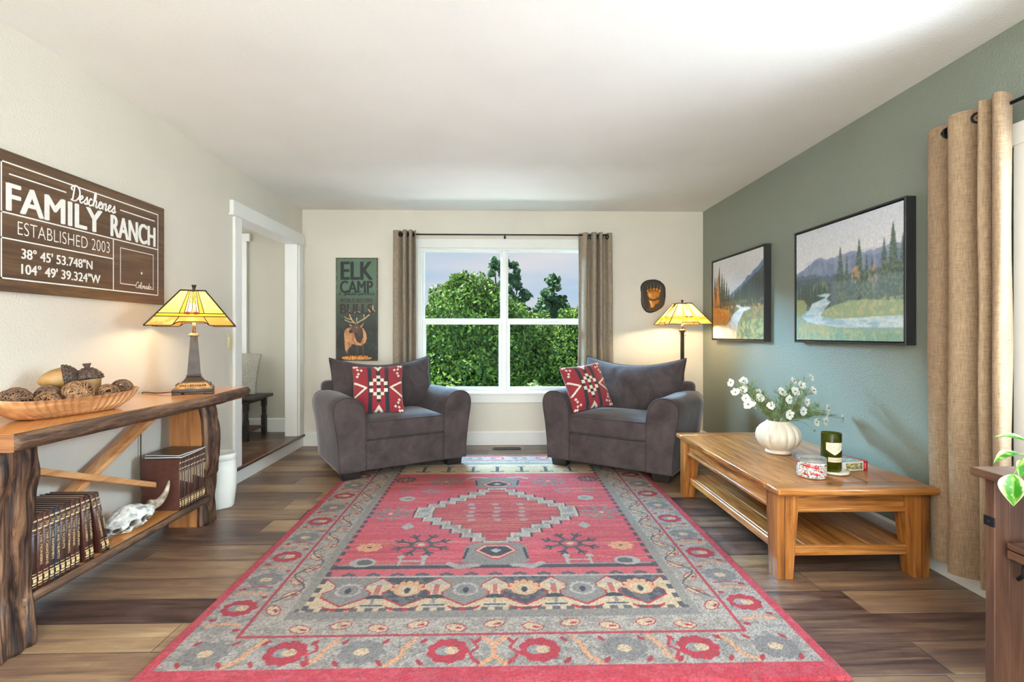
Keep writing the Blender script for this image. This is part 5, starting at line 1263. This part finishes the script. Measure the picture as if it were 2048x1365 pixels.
def bottle():
    r = thing('bottle_candle', 'cut green wine bottle candle with a cream label on the coffee table', 'candle', (CXB, CYB, CT+.0138)); R = .0475
    m = NT('green_bottle_glass'); m.p(base=(*lin((112, 118, 22)), 1), rough=.05, trans=.8, ior=1.25)
    b = MB(); b.lathe([(0, 0), (R-.006, 0), (R, .006), (R, .194), (R-.001, .196), (R-.004, .196), (R-.0045, .192), (R-.0045, .012), (0, .010)], 48, cap=False); b.build('bottle', m.m, r)
    b = MB(); b.lathe([(0, .012), (R-.005, .012), (R-.005, .146), (0, .146)], 40, cap=False); b.build('wax', mat('olive_wax', (96, 96, 24), .5, .06), r)
    ml = attrmat('printed_label', .6); P = Pic(0, 1, 0, 1, 80, 80, (232, 222, 198)); P.put(P.ell(.36, .55, .26, .30) & ~P.ell(.38, .55, .22, .26), (206, 178, 134)); P.put(P.ell(.36, .52, .14, .2) & (P.n(20, 20, 91) > .5), (204, 160, 110), .7)
    for k in range(4): P.put(P.rect(.30, .80-.05*(k % 2), .50-.06*k, .515-.06*k), (170, 156, 132), .8)
    def lab(X, Y):
        a = math.radians(-152)+math.radians(104)*X; lo = .018+np.abs(X-.46)*.055; hi = 1-.035*np.clip(np.abs(X-.58)*3, 0, 1)
        z = .070+lo+(.152-.070-lo)*Y*hi; return ((R+.0005)*np.cos(a), (R+.0005)*np.sin(a), z)
    P.mesh('label', lab, ml, r)
    Q = Pic(0, 1, 0, 1, 40, 12, (214, 198, 168)); Q.put(Q.rect(.1, .9, .4, .55), (170, 148, 116), .6); Q.mesh('neck_label', lambda X, Y: ((R+.0005)*np.cos(math.radians(-140)+math.radians(90)*X), (R+.0005)*np.sin(math.radians(-140)+math.radians(90)*X), .052+.024*Y), ml, r)
bottle()
def puzzle():
    r = thing('game_box', 'flat picture game box with a red end lying beside the green bottle', 'box', (1.850, 2.700, CT), math.radians(10)); w, d, h = .165, .150, .048
    b = MB(); b.box((0, 0, h/2), (w, d, h), .001, 1); b.build('box_body', mat('white_card', (222, 222, 218), .45, .02), r)
    P = Pic(0, 1, 0, 1, 90, 50, (150, 150, 96)); P.put(P.n(9, 5, 95) > .5, (206, 184, 96)); P.put(P.n(12, 8, 96) > .62, (60, 56, 40)); P.put(P.n(14, 9, 97) > .66, (122, 160, 160), .9); P.put(P.n(10, 6, 98) > .68, (236, 214, 140)); P.put(P.X > .86, (70, 60, 48), .5)
    P.mesh('front_picture', lambda X, Y: (-.052+.102*X, -d/2-.0006+0*X, .006+(h-.013)*Y), attrmat('printed_card', .35), r)
    b = MB(); b.box((w/2-.0125, 0, h/2), (.026, d+.0024, h+.002), .0008, 1); e = b.build('red_end', mat('red_card', (176, 24, 34), .4, .04), r)
    b = MB()
    for k in range(5): b.box((w/2-.016, -d/2-.0014, .012+k*.0058), (.006, .0006, .004))
    b.build('spine_print', mat('pale_print', (228, 180, 170), .5), e)
    Q = Pic(0, 1, 0, 1, 60, 60, (96, 138, 150)); Q.put(Q.n(6, 6, 99) > .55, (126, 168, 170)); Q.put(Q.n(5, 9, 93) > .66, (206, 196, 160), .8); Q.put(Q.n(7, 8, 94) > .7, (58, 78, 100), .8)
    Q.mesh('lid_picture', lambda X, Y: (-w/2+.002+(w-.03)*X, -d/2+.002+(d-.004)*Y, h+.0006+0*X), attrmat('printed_lid', .35), r)
puzzle()

# ------------------------------------------------------------------ curtains
def linen(name, c):
    t = NT(name); v = t.coords((260, 260, 24)); v2 = t.coords((30, 30, 420))
    f = t.math('ADD', t.math('MULTIPLY', t.noise(v, 1, 2), .5), t.math('MULTIPLY', t.noise(v2, 1, 2), .5))
    col = t.ramp(f, [(.3, sh(c, .80)), (.7, sh(c, 1.14))]); t.p(base=col, rough=.9, sheen=.15, spec=.1); t.bump(f, .3, .002)
    tr = t.nd('ShaderNodeBsdfTranslucent', {'Color': col}); mx = t.nd('ShaderNodeMixShader', {0: .22, 1: t.b.outputs[0], 2: tr.outputs[0]}); t.t.links.new(mx.outputs[0], t.out.inputs['Surface']); return t.m
m_lin = linen('grey_beige_linen', (164, 148, 130)); m_lin_lit = linen('lit_linen', (172, 144, 116))  # same linen twice; the second has its own light put into the colour
m_iron = mat('black_iron', (30, 31, 36), .45, .1, 40, metal=.5)
def curtain(name, label, group, M, pts, ztop, zbot, m, grom, spread=0.0, th=.0045):
    """pts: plan outline (along, out) at the rod; M maps (along, out, z)"""
    r = thing(name, label, 'curtain', (0, 0, 0), 0, group)
    pl = catmull([(a, o, 0) for a, o in pts], 9); n = len(pl)-1; a0 = sum(p.x for p in pl)/len(pl)
    def f(s):
        def g(u, v):
            i = min(int(u*n), n-1); t = u*n-i; p = pl[i].lerp(pl[i+1], t); q = pl[min(i+1, n)]-pl[i]; nn = Vector((-q.y, q.x, 0)).normalized()*th/2*s
            w = (1-v); al = p.x+(p.x-a0)*spread*w+.012*nz(p.x*9, w*2.2, 3)*w; out = p.y*(1-.10*w)+.012*nz(u*7+3, w*2.5, 8)*min(1, w*3)+.004*math.sin(w*16+u*30)*w
            return M @ Vector((al+nn.x, out+nn.y, zbot+(ztop-zbot)*v))
        return g
    b = MB(); b.grid(f(1), n, 40); b.grid(f(-1), n, 40); c = b.build('panel', m, r)
    nu = n
    for i, (a, o, yaw) in enumerate(grom):
        b = MB(); R = Matrix.Rotation(yaw, 4, 'Z')
        pts_ = [R @ Vector((0, .021*math.cos(t), .021*math.sin(t))) for t in np.linspace(0, 2*PI, 24, endpoint=False)]
        b.tube([M @ Vector((p.x+a, p.y+o, p.z+ztop-.040)) for p in pts_], .0062, 8, True); b.build('grommet', m_iron, r)
    return r
MBk = Matrix(((1, 0, 0, 0), (0, -1, 0, YB-.085), (0, 0, 1, 0), (0, 0, 0, 1)))      # along = x, out = -y
MRt = Matrix(((0, -1, 0, XR-.075), (-1, 0, 0, 0), (0, 0, 1, 0), (0, 0, 0, 1)))     # along = -y, out = -x
curtain('curtain', 'grey beige linen curtain left of the middle window', 'linen curtains of the middle window', MBk,
        [(-1.09, -.012), (-1.075, .012), (-1.035, .012), (-1.005, -.035), (-.995, -.03), (-.978, .045), (-.958, .045), (-.945, -.035), (-.93, -.035), (-.918, .04), (-.900, .04), (-.888, -.02), (-.872, -.03), (-.862, .02), (-.855, .03)],
        2.213, .035, m_lin, [(-1.018, .0, .55), (-.987, 0, -.4), (-.95, 0, .5), (-.922, 0, -.4), (-.893, 0, .5)])
curtain('curtain', 'grey beige linen curtain right of the middle window', 'linen curtains of the middle window', MBk,
        [(.815, -.02), (.83, -.028), (.862, .022), (.888, .035), (.912, -.03), (.93, -.03), (.952, .042), (.982, .042), (1.0, -.035), (1.012, -.03), (1.025, .042), (1.045, .042), (1.06, -.03), (1.09, -.035), (1.115, .01), (1.145, .014), (1.155, -.008)],
        2.196, .035, m_lin, [(.90, 0, .5), (.94, 0, -.5), (.992, 0, .5), (1.018, 0, -.4), (1.052, 0, .5), (1.103, 0, -.5)], .10)
curtain('curtain', 'warm-lit linen curtain hanging on the right wall by the bright window', None, MRt,
        [(-2.405, -.02), (-2.385, .005), (-2.335, .008), (-2.29, -.025), (-2.262, -.03), (-2.24, .03), (-2.215, .06), (-2.17, .045), (-2.125, -.02), (-2.108, -.03), (-2.085, .045), (-2.066, .062), (-2.05, .02), (-2.04, -.005), (-2.022, .05), (-1.998, .068), (-1.985, .05), (-2.01, -.015), (-2.045, -.04)],
        2.128, .092, m_lin_lit, [(-2.30, -.015, .5), (-2.252, 0, -.5), (-2.14, 0, .5), (-2.097, 0, -.5), (-2.043, 0, .5)], .0)
def rod(label, M, a0, a1, z, brks):
    r = thing('curtain_rod', label, 'curtain rod', (0, 0, 0))
    b = MB(); b.tube([M @ Vector((a0, 0, z)), M @ Vector((a1, 0, z))], .0075, 12); b.build('pole', m_iron, r)
    for a, s in ((a0, -1), (a1, 1)):
        b = MB(); b.ico(M @ Vector((a+s*.008, 0, z)), .013, 2); b.build('finial', m_iron, r)
    for a in brks:
        b = MB(); b.tube([M @ Vector((a, 0, z-.010)), M @ Vector((a, -.03, z-.02)), M @ Vector((a, D_WALL[0], z-.02))], .005, 8); b.tube([M @ Vector((a-.001, .0, z)), M @ Vector((a+.001, 0, z))], .0135, 16)
        b.box(M @ Vector((a, D_WALL[0]+.003, z-.025)), (.02, .006, .05) if M is MBk else (.006, .02, .05), .001, 1); b.build('bracket', m_iron, r)
D_WALL = [-.084]
rod('thin black curtain rod over the middle window', MBk, -1.02, 1.12, 2.173, (-1.04, .05, 1.135))
D_WALL = [-.074]
rod('black curtain rod over the bright window at the right edge', MRt, -2.30, -.20, 2.088, (-2.30, -.22))

# ------------------------------------------------------------------ dark wood stand in the right foreground, with a plant
m_rust = wood('rustic_brown_board', (52, 32, 24), (92, 62, 47), (124, 92, 72), 'y', .9, .4, .25); m_rustz = wood('rustic_brown_upright', (48, 28, 20), (86, 56, 42), (116, 82, 62), 'z', .9, .45, .25)
def stand():
    r = thing('side_cabinet', 'rustic brown wood stand with an iron clip in the right foreground', 'cabinet', (1.682, 1.02, 0))
    # x -.22 (room side) .. .22, y -.46 .. .47
    b = MB(); b.box((0, 0, .7385), (.49, 1.0, .024), .002, 1); b.build('tabletop', m_rust, r)
    for sx in (-1, 1):
        for sy in (-1, 1):
            b = MB(); b.box((sx*.200, sy*.459, .363), (.044, .030, .726), .002, 1); p = b.build('post', m_rustz, r)
            if sy > 0:
                b = MB(); b.box((-.2235, .459, .598), (.004, .034, .028), .001, 1) if sx < 0 else b.box((.2235, .459, .598), (.004, .034, .028), .001, 1); b.ico((sx*.2255, .459, .598), .004, 1); b.build('iron_clip', m_iron, p)
    b = MB(); b.box((0, 0, .535), (.40, .86, .022), .002, 1); b.box((-.19, 0, .516), (.02, .86, .03), .002, 1); b.build('shelf', m_rust, r)
    b = MB(); b.box((0, 0, .10), (.40, .86, .022), .002, 1); b.build('shelf', m_rust, r)
    b = MB(); b.box((.0, .452, .42), (.356, .016, .60), .001, 1); b.build('end_panel', m_rustz, r)
    b = MB(); b.box((.0, .05, .42), (.36, .016, .60), .001, 1); b.build('divider', m_rustz, r)
    b = MB(); b.tube([(-.176, .40, .50), (-.176, .405, .46), (-.17, .425, .44)], .006, 8); b.build('shelf_bracket', m_iron, r)
stand()
def leafmat():
    t = NT('variegated_leaf'); a = t.nd('ShaderNodeAttribute', attribute_name='Col').outputs['Color']; t.p(base=a, rough=.35, spec=.5)
    tr = t.nd('ShaderNodeBsdfTranslucent', {'Color': a}); mx = t.nd('ShaderNodeMixShader', {0: .3, 1: t.b.outputs[0], 2: tr.outputs[0]}); t.t.links.new(mx.outputs[0], t.out.inputs['Surface']); return t.m
def plant():
    px, py, pz = 1.585, 1.395, .7508
    r = thing('potted_plant', 'green plant with cream-edged leaves on the foreground stand', 'plant', (px, py, pz))
    b = MB(); b.lathe([(0, 0), (.045, 0), (.05, .004), (.062, .08), (.064, .088), (.056, .088), (.050, .075), (0, .072)], 32, cap=False); b.build('pot', mat('white_pot', (216, 212, 204), .4), r)
    m = leafmat(); ms = mat('vine_stem', (116, 150, 60), .6); rn = random.Random(2)
    L = [((-.105, .02, .060), (-1, .1, .05), .085, 1), ((-.095, -.01, .04), (-1, -.3, -.1), .08, 2), ((-.172, -.03, .0), (-.3, -.2, -1), .085, 3), ((-.06, -.06, .13), (-.6, -.8, .5), .08, 4), ((-.07, .05, .10), (-.7, .5, .4), .07, 5), ((.06, .04, .16), (.8, .3, .4), .08, 6), ((.05, -.06, .13), (.5, -.8, .2), .085, 7), ((0, .02, .20), (-.1, .2, 1), .07, 8), ((.08, -.01, .10), (1, -.2, -.1), .08, 9), ((-.02, -.10, .07), (-.3, -1, -.4), .08, 10)]
    for (c, d, ln_, sd) in L:
        c = Vector(c); d = Vector(d).normalized(); t = d.cross(Vector((0, 0, 1)))
        if t.length < .1: t = Vector((0, 1, 0))
        t.normalize(); n = t.cross(d).normalized(); base = c-d*.02; P = Pic(0, 1, -1, 1, 22, 17, (86, 158, 48))
        P.put(np.abs(P.Y) < .5+.2*np.sin(P.X*9+sd), (64, 142, 40)); P.put(np.abs(P.Y) > .72+.12*np.sin(P.X*7+sd), (226, 232, 186)); P.put(P.n(7, 3, sd+200) > .68, (196, 216, 130), .8); P.put(np.abs(P.Y) < .06, (150, 196, 96), .8)
        def fn(X, Y):
            w = np.sin(PI*np.clip(X, 0, 1)**.75)*ln_*.34*Y; lift = -.35*ln_*X**2+.16*ln_*np.abs(Y)*np.sin(PI*X)
            return tuple(base[k]+d[k]*ln_*X+t[k]*w+n[k]*lift for k in range(3))
        P.mesh('leaf', fn, m, r)
        b = MB(); b.tube(catmull([(0, 0, .07), (base.x*.45, base.y*.45, max(.09, base.z*.9)+.03), tuple(base)], 6), .0018, 6); b.build('vine', ms, r)
plant()

# ------------------------------------------------------------------ bench and cushion in the hall
m_dk = mat('dark_stained_wood', (40, 34, 32), .45, .2, 20); m_dks = wood('dark_red_shelf', (50, 30, 24), (86, 54, 42), (116, 80, 62), 'x', 1, .4)
def bench():
    x1, y1 = -2.415, 5.33; r = thing('hall_bench', 'dark wood bench with twisted legs in the hall', 'bench', (x1-.45, y1-.24, HZ))
    b = MB(); b.box((0.02, 0, .405), (1.0, .44, .028), .004, 2); b.box((0, 0, .375), (.90, .36, .035)); b.build('bench_top', m_dk, r)
    for sx in (-1, 1):
        for sy in (-1, 1):
            b = MB(); x, y = sx*.44, sy*.185
            b.box((x, y, .335), (.042, .042, .09)); b.box((x, y, .10), (.042, .042, .20))
            rings = []
            for i in range(41):
                z = .20+.09*i/40; a = i/40*2*PI*1.2; rings.append([(x+(.020+.004*math.cos(4*t))*math.cos(t+a), y+(.020+.004*math.cos(4*t))*math.sin(t+a), z) for t in [2*PI*k/16 for k in range(16)]])
            b.loft(rings); b.build('leg', m_dk, r)
    b = MB(); b.box((0, 0, .085), (.88, .36, .02), .002, 1); b.build('shelf', m_dks, r); 
    return x1-.45, y1-.24
bx, by = bench()
g, n = pillow_geo(.46, .44, .15, .05, 36)
b = MB(); b.grid(g(-1), n, n); b.grid(g(1), n, n)
mbo = mat('boucle_fabric', (186, 182, 170), .95, .10, 90, 1.0, 130)
o = b.build('hall_cushion', mbo, weld=True); o.location = (-2.68, 5.17, HZ+.42+.222); o.rotation_euler = (Matrix.Rotation(math.radians(28), 3, 'Z') @ Matrix.Rotation(math.radians(-16), 3, 'X') @ Matrix.Rotation(math.radians(8), 3, 'Y')).to_euler()
tag(o, 'light grey boucle cushion standing on the hall bench', 'cushion')

# ------------------------------------------------------------------ trees outside
def quads(name, V, cols, m, parent):
    N = len(V); me = bpy.data.meshes.new(name); me.vertices.add(N*4); me.vertices.foreach_set('co', V.reshape(-1).astype(np.float32)); me.loops.add(N*4); me.loops.foreach_set('vertex_index', np.arange(N*4, dtype=np.int32))
    me.polygons.add(N); me.polygons.foreach_set('loop_start', np.arange(0, N*4, 4, dtype=np.int32)); me.update(calc_edges=True)
    a = me.color_attributes.new('Col', 'FLOAT_COLOR', 'POINT'); arr = np.ones((N, 4, 4), np.float32); arr[:, :, :3] = s2l(cols)[:, None, :]; a.data.foreach_set('color', arr.ravel()); me.materials.append(m)
    o = bpy.data.objects.new(name, me); C.objects.link(o); o.parent = parent; return o
def fol_mat():
    t = NT('leaf_green'); a = t.nd('ShaderNodeAttribute', attribute_name='Col').outputs['Color']; t.p(base=a, rough=.6, spec=.15)
    tr = t.nd('ShaderNodeBsdfTranslucent', {'Color': a}); mx = t.nd('ShaderNodeMixShader', {0: .25, 1: t.b.outputs[0], 2: tr.outputs[0]}); t.t.links.new(mx.outputs[0], t.out.inputs['Surface']); return t.m
m_fol = fol_mat(); m_trunk = mat('tree_bark', (84, 68, 54), .9, .3, 8, .8, 20, stretch=(3, 3, .6))
GZ = -.75
def leaves(blobs, N, size, c0, c1, seed, el=1.0):
    r = np.random.RandomState(seed); B = np.array(blobs); k = r.choice(len(B), N, p=B[:, 3]**2/np.sum(B[:, 3]**2))
    d = r.normal(size=(N, 3)); d /= np.linalg.norm(d, axis=1)[:, None]; rad = (1-np.abs(r.normal(size=N))*.22)*(1+.14*np.sin(d[:, 0]*6+k)*np.cos(d[:, 2]*7+k*2))
    p = B[k, :3]+d*(B[k, 3]*np.clip(rad, .15, 1.2))[:, None]
    u = r.normal(size=(N, 3)); u /= np.linalg.norm(u, axis=1)[:, None]; w = np.cross(u, d+r.normal(size=(N, 3))*.7); w /= np.linalg.norm(w, axis=1)[:, None]+1e-9
    s = size*(.6+.8*r.rand(N))[:, None]; V = np.stack([p-u*s*el, p+w*s*.5, p+u*s*el, p-w*s*.5], 1)
    t = r.rand(N)[:, None]; return V, np.array(c0)*(1-t)+np.array(c1)*t
def tree(name, label, cat, blobs, N, size, c0, c1, seed, trunk, el=1.0, group=None, limbs=True):
    x, y = trunk[:2]; r = thing(name, label, cat, (0, 0, 0), 0, group)
    V, c = leaves(blobs, N, size, c0, c1, seed, el); quads('foliage', V, c, m_fol, r)
    b = MB(); top = trunk[2]; b.tube(catmull([(x, y, GZ-.02), (x+.05, y, GZ+.6), (x-.03, y+.02, (GZ+top)/2), (x, y, top)], 5), [trunk[3]*(1-.7*i/16) for i in range(16)], 10)
    if limbs:
        for q in blobs[:6]: b.tube(catmull([(x, y, GZ+.5+.2*(q[2]-GZ)), ((x+q[0])/2, (y+q[1])/2, (GZ+q[2])/2+.25), q[:3]], 5), [trunk[3]*.45*(1-.07*i) for i in range(11)], 7)
    b.build('trunk', m_trunk, r); return r
OK0, OK1 = (26, 50, 28), (108, 138, 48)
tree('oak_tree', 'large rounded bright green oak filling the left panes', 'tree', [(-.62, 9.3, 1.28, .92), (-1.15, 9.1, .72, .62), (-.10, 9.3, .95, .85), (-.6, 8.95, .2, .95), (-1.5, 9.2, -.1, .9), (.15, 9.0, .0, .75), (-.72, 9.2, 2.0, .28), (-.35, 9.3, 1.75, .45)], 78000, .036, OK0, OK1, 1, (-.5, 9.3, 1.2, .12))
tree('oak_tree', 'green oak with a ragged top in the right panes', 'tree', [(1.62, 9.7, 1.05, .72), (.62, 9.9, .98, .66), (1.12, 9.6, .45, .85), (1.95, 9.5, .1, .85), (.8, 9.3, -.05, .7), (1.45, 9.2, -.2, .7)], 64000, .036, OK0, (104, 134, 48), 2, (1.2, 9.7, .9, .11))
tree('garden_shrub', 'pale green shrub low in front of the right oak', 'shrub', [(.45, 8.1, -.05, .42), (.15, 8.2, -.35, .4), (.85, 8.1, -.4, .4)], 5200, .045, (72, 98, 58), (120, 142, 92), 3, (.45, 8.1, .0, .03), limbs=False)
tree('oak_tree', 'dark green tree behind the gap between the two oaks', 'tree', [(.2, 12.2, .6, 1.1), (-1.6, 12.5, .5, 1.2), (2.2, 12.4, .4, 1.2), (.9, 12, -.2, 1.0), (-.5, 12, -.1, 1.1)], 34000, .06, (20, 40, 26), (58, 84, 42), 4, (.3, 12.3, .9, .14))
tree('oak_tree', 'oak standing left of the window view, mostly outside it', 'tree', [(-4.6, 11.5, .9, 1.2), (-3.6, 11.3, .3, 1.1), (-5.4, 11.6, .2, 1.1)], 14000, .075, (34, 60, 34), (84, 114, 50), 6, (-4.4, 11.5, .9, .14))
tree('oak_tree', 'oak standing right of the window view, mostly outside it', 'tree', [(4.8, 11.6, .8, 1.2), (3.9, 11.2, .3, 1.1), (5.6, 11.4, .1, 1.1)], 14000, .075, (34, 60, 34), (84, 114, 50), 8, (4.7, 11.5, .9, .14))
def pine(label, x, y, zt, wd, seed, N=7000):
    bl = []; r = np.random.RandomState(seed); h = zt-.4
    for i in range(120):
        t = r.rand()**.75; z = zt-.12-t*h; a = r.rand()*6.3; q = wd*(.08+.92*t**.5)*(.3+.7*r.rand()); bl.append((x+q*math.cos(a), y+q*math.sin(a)*.8, z, .09+.17*t))
    bl += [(x, y, zt-.12, .12), (x+.03, y, zt-.35, .18)]
    tree('pine_tree', label, 'tree', bl, N, .075, (50, 84, 64), (110, 142, 104), seed, (x, y, zt-.2, .13), .9, 'pines behind the oaks', True).children
pine('taller pine rising behind the middle mullion of the window', .12, 16, 3.72, 1.25, 11, 22000)
pine('shorter pine standing alone in the right pane', 1.74, 16.5, 3.12, .95, 12, 17000)
b = MB(); b.box((0, 26, GZ-.1), (60, 41, .2)); struct('ground', b, mat('lawn', (50, 66, 34), .95, c2=(76, 90, 48), vscale=3), 'grassy ground outside the window')
